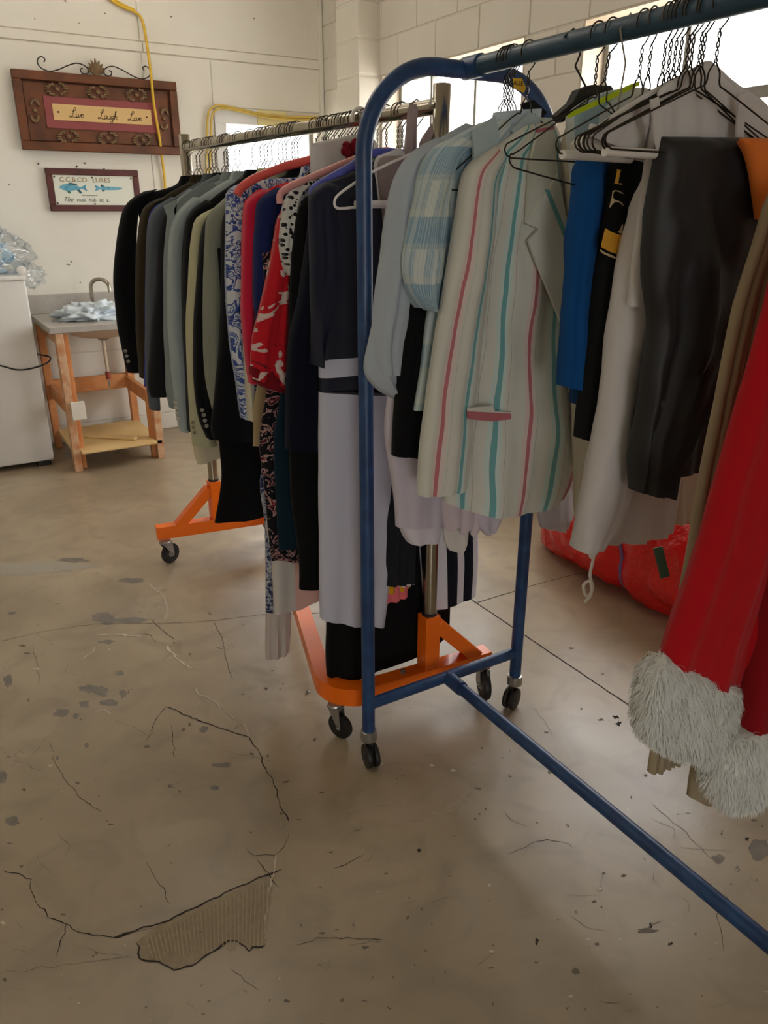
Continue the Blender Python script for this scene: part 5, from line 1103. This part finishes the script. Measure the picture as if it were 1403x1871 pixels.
MB().box((SX0 + .16, SY - .008, 1.99), (SX1 - .135, SY, 2.165), .002).build('mat_panel', plain('dusty_red', (140, 66, 66), .6, 0, 60, .2), sg)
MB().box((SX0 + .205, SY - .012, 2.035), (SX1 - .18, SY - .007, 2.125), .001).build('text_panel', plain('parchment', (212, 176, 118), .6, 0, 60, .1), sg)
M_INK = plain('brown_ink', (70, 48, 30), .7)
GL = {'L': [[(.12, .72), (.3, .60), (.52, .78), (.48, 1.0), (.34, .92), (.3, .5), (.2, .1), (.0, .0), (-.06, .12), (.12, .14), (.5, .0), (.78, .08)]],
      'i': [[(0, .35), (.04, .03), (.17, .04), (.26, .2)], [(.03, .5), (.05, .52)]], 'v': [[(0, .35), (.12, 0), (.3, .38)]], 'e': [[(0, .18), (.22, .25), (.18, .38), (.03, .3), (.02, .08), (.15, 0), (.3, .1)]],
      'a': [[(.25, .33), (.08, .36), (0, .15), (.08, 0), (.25, .2), (.27, .38), (.27, .05), (.38, .08)]], 'u': [[(0, .36), (.02, .05), (.15, .0), (.27, .2), (.28, .37), (.28, .05), (.38, .05)]],
      'g': [[(.25, .33), (.08, .36), (0, .15), (.1, .02), (.25, .2), (.27, .36), (.2, -.35), (.0, -.4), (-.02, -.25), (.38, .05)]], 'h': [[(0, 0), (.1, .6), (.15, .85), (.05, .8), (0, 0), (.1, .33), (.25, .33), (.25, .02), (.36, .05)]],
      'o': [[(.15, .36), (.02, .25), (.03, .05), (.16, 0), (.27, .15), (.2, .34), (.3, .36)]]}
ADV = {'L': .62, 'i': .24, 'v': .3, 'e': .3, 'a': .38, 'u': .38, 'g': .38, 'h': .36, 'o': .3}
def script_word(w, x, z, s, par, y):
    mb = MB()
    for ch in w:
        for stx in GL[ch]:
            p = catmull([(x + (a + b_ * .22) * s, y, z + b_ * s) for a, b_ in stx], 4)
            mb.tube(p, .0018, 4)
        x += ADV[ch] * s
    mb.build('script_word', M_INK, par, True)
script_word('Live', 1.075, 2.055, .055, sg, SY - .0125); script_word('Laugh', 1.245, 2.055, .055, sg, SY - .0125); script_word('Love', 1.43, 2.055, .055, sg, SY - .0125)
for x in (1.01, 1.55): MB().ball((x, SY - .012, 2.08), (.006, .002, .006), 8, 5).build('nail_dot', M_INK, sg)
M_BRZ = plain('aged_bronze', (118, 92, 64), .4, .3, 90, .3)
def flower(x, z, rot):
    mb = MB()
    for s_ in (-1, 1):
        for k in range(7):
            a = radians((0 if s_ > 0 else 180) + (k - 3) * 28); mb.ball((x + .020 * s_ + .034 * cos(a), SY - .007, z + .028 * sin(a) + .004 * s_), (.017 if abs(k - 3) < 2 else .011, .009, .0075 if abs(k - 3) < 2 else .011), 7, 5)
    mb.ball((x, SY - .011, z), (.014, .010, .014), 8, 6); mb.build('carved_flower', M_BRZ, sg, True)
for x in (1.02, 1.26, 1.50): flower(x, 2.205, 0)
for x in (1.05, 1.29, 1.51): flower(x, 1.945, 0)
def flowerv(x, z):
    mb = MB()
    for cz_, sg_ in ((z + .035, 1), (z - .035, -1)):
        for k in range(7):
            a = radians(90 * sg_ + (k - 3) * 30); mb.ball((x + .020 * cos(a) + .006 * sg_, SY - .007, cz_ + .022 * sin(a)), (.009, .009, .013), 7, 5)
    mb.ball((x, SY - .010, z), (.013, .009, .013), 8, 6)
    mb.build('carved_flower', M_BRZ, sg, True)
flowerv(.875, 2.08); flowerv(1.665, 2.075)
M_IRON = plain('black_iron', (44, 36, 30), .5, .6)
def spiral(c, r0, r1, a0, turns, n=22): return [(c[0] + (r0 + (r1 - r0) * i / n) * cos(a0 + turns * 2 * pi * i / n), SY, c[1] + (r0 + (r1 - r0) * i / n) * sin(a0 + turns * 2 * pi * i / n)) for i in range(n + 1)]
for s in (-1, 1):
    cxm = 1.268
    A = spiral((cxm + s * .31, SZ1 + .052), .012, .045, 0 if s < 0 else pi, 1.15 * (1 if s > 0 else -1) * (-1), 20)
    pts = [(cxm + s * (.31 - .0), SY, SZ1 + .055)]
    raw = [(.30, .050), (.292, .068), (.312, .078), (.333, .062), (.335, .035), (.31, .012), (.27, .004), (.22, .018), (.16, .045), (.11, .060), (.07, .052), (.045, .030), (.055, .008), (.085, .008), (.093, .028), (.078, .036)]
    tb = catmull([(cxm + s * a, SY, SZ1 + b_) for a, b_ in raw], 5)
    MB().tube(tb, .0035, 8).build('iron_scroll', M_IRON, sg, True)
sh = MB()
for k in range(9):
    a = radians(90 + (k - 4) * 21); L_ = .075 - .006 * abs(k - 4)
    sh.tube([(1.268, SY, SZ1 + .012), (1.268 + cos(a) * L_ * .6, SY - .008, SZ1 + .02 + sin(a) * L_ * .6), (1.268 + cos(a) * L_, SY - .003, SZ1 + .02 + sin(a) * L_)], [.004, .010, .003], 8)
sh.box((1.25, SY - .01, SZ1 - .004), (1.286, SY + .01, SZ1 + .016), .004); sh.build('shell_finial', M_BRZ, sg, True)
# small sign
TX0, TX1, TZ0, TZ1 = .886, 1.458, 1.512, 1.764
s2 = empty('wall_sign', ((TX0 + TX1) / 2, SY, TZ0), 'small maroon framed fishing lure sign with two blue fish', 'sign')
frame('frame_rail', TX0, TX1, TZ0, TZ1, .038, SY - .006, YB - .002, plain('maroon_wood', (92, 42, 38), .5, 0, 40, .15, vs=8, rgb2=(70, 34, 30)), s2)
MB().box((TX0 + .036, SY + .004, TZ0 + .036), (TX1 - .036, YB - .002, TZ1 - .036)).build('print_board', plain('print_cream', (222, 224, 210), .5), s2)
py_ = SY + .003
M_LET = plain('letter_brown', (150, 126, 92), .6)
text_mesh('title_text', 'C.C.B.CO.  LURES', .040, M_LET, s2, (TX0 + .075, py_, TZ1 - .078), .0005, sx=1.02, off=.0006)
text_mesh('slogan_text', 'The', .040, plain('ink_grey', (84, 84, 78), .6), s2, (TX0 + .08, py_, TZ0 + .058), .0005, shear=.5)
text_mesh('slogan_text', 'rock  hub  sit  a,', .031, plain('ink_grey', (84, 84, 78), .6), s2, (TX0 + .165, py_, TZ0 + .058), .0005)
text_mesh('small_text', 'lure company est in', .012, plain('ink_grey', (84, 84, 78), .6), s2, (TX0 + .20, py_, TZ0 + .092), .0004)
M_F1 = plain('fish_blue', (74, 148, 176), .5, vs=40, rgb2=(120, 182, 200)); M_F2 = plain('fish_dark', (44, 88, 104), .5)
def fish(pts, x, z, s, m, nm): MB().prism([(x + a * s, z + b_ * s) for a, b_ in pts], py_ - .001, py_ + .001).build(nm, m, s2)
bass = [(0, 0), (.08, .07), (.2, .12), (.34, .12), (.5, .09), (.62, .05), (.78, .03), (.95, .12), (.92, .0), (.98, -.12), (.8, -.03), (.62, -.07), (.45, -.1), (.25, -.11), (.1, -.07)]
fish(bass, TX0 + .068, 1.652, .175, M_F1, 'bass')
fish([(.28, .12), (.4, .17), (.62, .13), (.66, .06), (.5, .09)], TX0 + .068, 1.652, .175, M_F2, 'fin'); fish([(.25, -.1), (.3, -.2), (.38, -.19), (.36, -.1)], TX0 + .068, 1.652, .175, plain('fin_green', (60, 120, 96), .5), 'fin'); fish([(.6, -.07), (.72, -.2), (.78, -.16), (.7, -.06)], TX0 + .068, 1.652, .175, M_F2, 'fin')
fish([(.0, 0), (.2, .0), (.21, .012), (.0, .012)], TX0 + .09, 1.652, .1, M_F2, 'fish_eye')
pike = [(1, 0), (.85, .04), (.6, .05), (.28, .06), (.2, .04), (.0, .1), (.05, .0), (.0, -.1), (.2, -.04), (.3, -.06), (.6, -.06), (.85, -.05)]
fish(pike, TX0 + .285, 1.652, .18, M_F1, 'pike'); fish([(.22, .05), (.24, .13), (.36, .06)], TX0 + .285, 1.652, .18, M_F2, 'fin'); fish([(.24, -.05), (.27, -.13), (.36, -.06)], TX0 + .285, 1.652, .18, M_F2, 'fin')
for x, z_ in ((TX0 + .048, TZ1 - .05), ((TX0 + TX1) / 2 - .01, TZ1 - .05), (TX1 - .05, TZ1 - .05), (TX0 + .048, TZ0 + .048), ((TX0 + TX1) / 2 - .01, TZ0 + .045)):
    MB().ball((x, py_ - .001, z_), (.005, .003, .005), 8, 5).build('tack', M_RUB, s2, True)
# yellow cords on the wall
M_YEL = plain('yellow_cord', (222, 180, 52), .45)
P1 = catmull([onY(180, -20, YB - .02), onY(215, 8, YB - .02), onY(247, 22, YB - .02), onY(260, 38, YB - .03), onY(268, 80, YB - .045), onY(275, 130, YB - .06), onY(281, 190, YB - .06), onY(291, 250, YB - .05), onY(296, 290, YB - .03), onY(301, 332, YB - .02), onY(304, 400, YB - .02)], 5)
tag(MB().tube(P1, .0085, 10).build('extension_cord', M_YEL, None, True), 'yellow extension cord hanging down the wall over the carved sign', 'cord')
P2 = catmull([onY(182, -20, YB - .015), onY(218, 5, YB - .012), onY(246, 18, YB - .012)], 5)
tag(MB().tube(P2, .007, 8).build('extension_cord', M_YEL, None, True), 'short second yellow cord strand at upper left near the staple', 'cord')
for dx, dz, lb in ((0, 0, 'outer yellow cord strand framing the small back window'), (.022, -.016, 'inner yellow cord strand framing the small back window')):
    P3 = [onY(a, b_, YB - .03) + Vector((dx, -.004 * (dx > 0), dz)) for a, b_ in ((376, 330), (378, 260), (380, 212), (388, 196), (405, 193), (440, 200), (475, 208), (515, 213), (550, 214), (583, 214))]
    tag(MB().tube(catmull(P3, 5), .008, 10).build('extension_cord', plain('pale_yellow_cord', (206, 176, 84), .45), None, True), lb, 'cord')
for i, (a, b_) in enumerate(((70, 298), (140, 303), (155, 297), (190, 307), (225, 310))):
    p = onY(a, b_ + 2, YB - .003); n_ = MB().tube([p, p + Vector((0, -.012, .004))], .004, 6).build('nail', M_IRON, wall_back)

for a, b_, w_ in ((108, 68, 22), (125, 72, 14), (285, 92, 5), (335, 95, 8), (350, 97, 12), (365, 99, 12), (400, 105, 14), (430, 108, 12), (445, 104, 8), (555, 118, 10), (190, 24, 3), (143, 42, 2), (462, 33, 4), (310, 30, 5), (120, 483, 8), (128, 478, 4), (145, 516, 3), (15, 337, 3), (62, 34, 2), (116, 1, 5)):
    p = onY(a, b_, YB - .0005); l_ = w_ * .0038; sk_ = .1 if b_ < 300 else .25
    MB().add([(p.x, p.y - .0006, p.z), (p.x + l_ * .5, p.y - .0006, p.z - .006), (p.x + l_, p.y - .0006, p.z - l_ * sk_), (p.x + l_ * .55, p.y - .0006, p.z + .004), (p.x, p.y + .001, p.z), (p.x + l_ * .5, p.y + .001, p.z - .006), (p.x + l_, p.y + .001, p.z - l_ * sk_), (p.x + l_ * .55, p.y + .001, p.z + .004)], [(0, 1, 2, 3), (7, 6, 5, 4), (0, 1, 5, 4), (1, 2, 6, 5), (2, 3, 7, 6), (3, 0, 4, 7)]).build('paint_chip', plain('chipped_paint', (120, 108, 90), .8), wall_back)
# ================================================================== RED BAG
nu_ = 0
rb = empty('bundle_bag', (2.52, 1.75, 0), 'big red plastic bundle bag tied with dark rope by the window wall', 'bag')
def redmat():
    m, nt, b = newmat('red_plastic_film'); b.inputs['Base Color'].default_value = lin((214, 22, 22)); b.inputs['Roughness'].default_value = .2
    bump(nt, b, 7, .9, .05, detail=5)
    t = nt.nodes.new('ShaderNodeBsdfTranslucent'); t.inputs[0].default_value = lin((255, 20, 14)); mx = nt.nodes.new('ShaderNodeMixShader'); mx.inputs[0].default_value = .22; b.inputs['Coat Weight'].default_value = .2; b.inputs['Coat Roughness'].default_value = .1
    nt.links.new(b.outputs[0], mx.inputs[1]); nt.links.new(t.outputs[0], mx.inputs[2]); nt.links.new(mx.outputs[0], nt.nodes['Material Output'].inputs[0]); return m
vs = []; fs = []; nu, nv = 64, 80; prof = {}
def bagp(i, k, infl=1.0):
    t = i / nv; y = .85 + t * 1.72; e_ = sqrt(max(0.0, 1 - abs(2 * t - 1) ** 2.6)); th = 2 * pi * k / nu
    hw = .30 * e_ * infl; hh = .24 * e_ * infl * (1.12 - .25 * t)
    tie = 1 - .10 * exp(-((y - 1.93) / .05) ** 2) - .08 * exp(-((y - 1.25) / .05) ** 2)
    cx_ = 2.52 + .02 * sin(3 * t); x = cx_ + abs(cos(th)) ** .8 * (1 if cos(th) > 0 else -1) * hw * tie; z_ = hh + abs(sin(th)) ** .8 * (1 if sin(th) > 0 else -1) * hh * tie
    r = .03 * noise.noise((x * 5, y * 3, z_ * 5)) + .035 * abs(noise.noise((x * 6 + y * 3, y * 3 - z_ * 9, 2))) - .02 * abs(noise.noise((x * 20, y * 11, z_ * 19)))
    return (x + r * cos(th), y + r * .3, max(.001, z_ + r * sin(th)))
for i in range(nv + 1):
    for k in range(nu): vs.append(bagp(i, k))
for i in range(nv):
    for k in range(nu): fs.append((i * nu + k, i * nu + (k + 1) % nu, (i + 1) * nu + (k + 1) % nu, (i + 1) * nu + k))
mesh_obj('bag_body', vs, fs, redmat(), rb, True, wloc(rb))
M_ROPE = colored('braided_rope', noise_build(1, 0, [(0, (40, 36, 60)), (.5, (110, 90, 130))]))
M_ROPE = plain('braided_rope', (44, 38, 62), .7, 0, 300, .6, vs=160, rgb2=(150, 120, 150))
i0 = int((1.93 - .85) / 1.72 * nv)
for ii in (i0, int((1.25 - .85) / 1.72 * nv)):
    lp = [Vector(bagp(ii, k)) for k in range(nu)]; cc = sum(lp, Vector()) / nu
    MB().tube([cc + (p - cc) * 1.02 + Vector((0, (p.z - .2) * .12, 0)) for p in lp], .006, 8, closed=True).build('rope', M_ROPE, rb, True)
tp = onX(1218, 1022, 2.24)
MB().bar((2.205, tp.y + .02, tp.z + .05), (2.20, tp.y - .035, tp.z - .05), .045, .004, .001).build('tape', plain('dark_green_tape', (28, 66, 46), .4), rb)
ob = bpy.data.objects
# ================================================================== CEILING FILL LAMPS (added to brighten the room, unseen above the frame)
M_FILL = bpy.data.materials.new('fill_glow'); M_FILL.use_nodes = True; b = M_FILL.node_tree.nodes['Principled BSDF']; b.inputs['Emission Color'].default_value = (1, .95, .87, 1); b.inputs['Emission Strength'].default_value = 10
for i, (x, y) in enumerate(((-1.0, 4.3), (-1.9, -2.8), (.6, 3.3), (1.4, 4.5), (-2.6, 3.0))):
    e = empty('fill_light', (x, y, ZC), 'added white twin-tube fill light over ' + ('the freezer corner', 'the floor behind the viewer', 'the orange rack', 'the small back window', 'the left side wall')[i], 'light', 'added fill lights')
    MB().box((x - .6, y - .1, ZC - .06), (x + .6, y + .1, ZC), .005).build('housing', M_WHITEP, e)
    for s in (-.05, .05): MB().tube([(x - .57, y + s, ZC - .08), (x + .57, y + s, ZC - .08)], .018, 10).build('fill_lamp_tube', M_FILL, e, True)
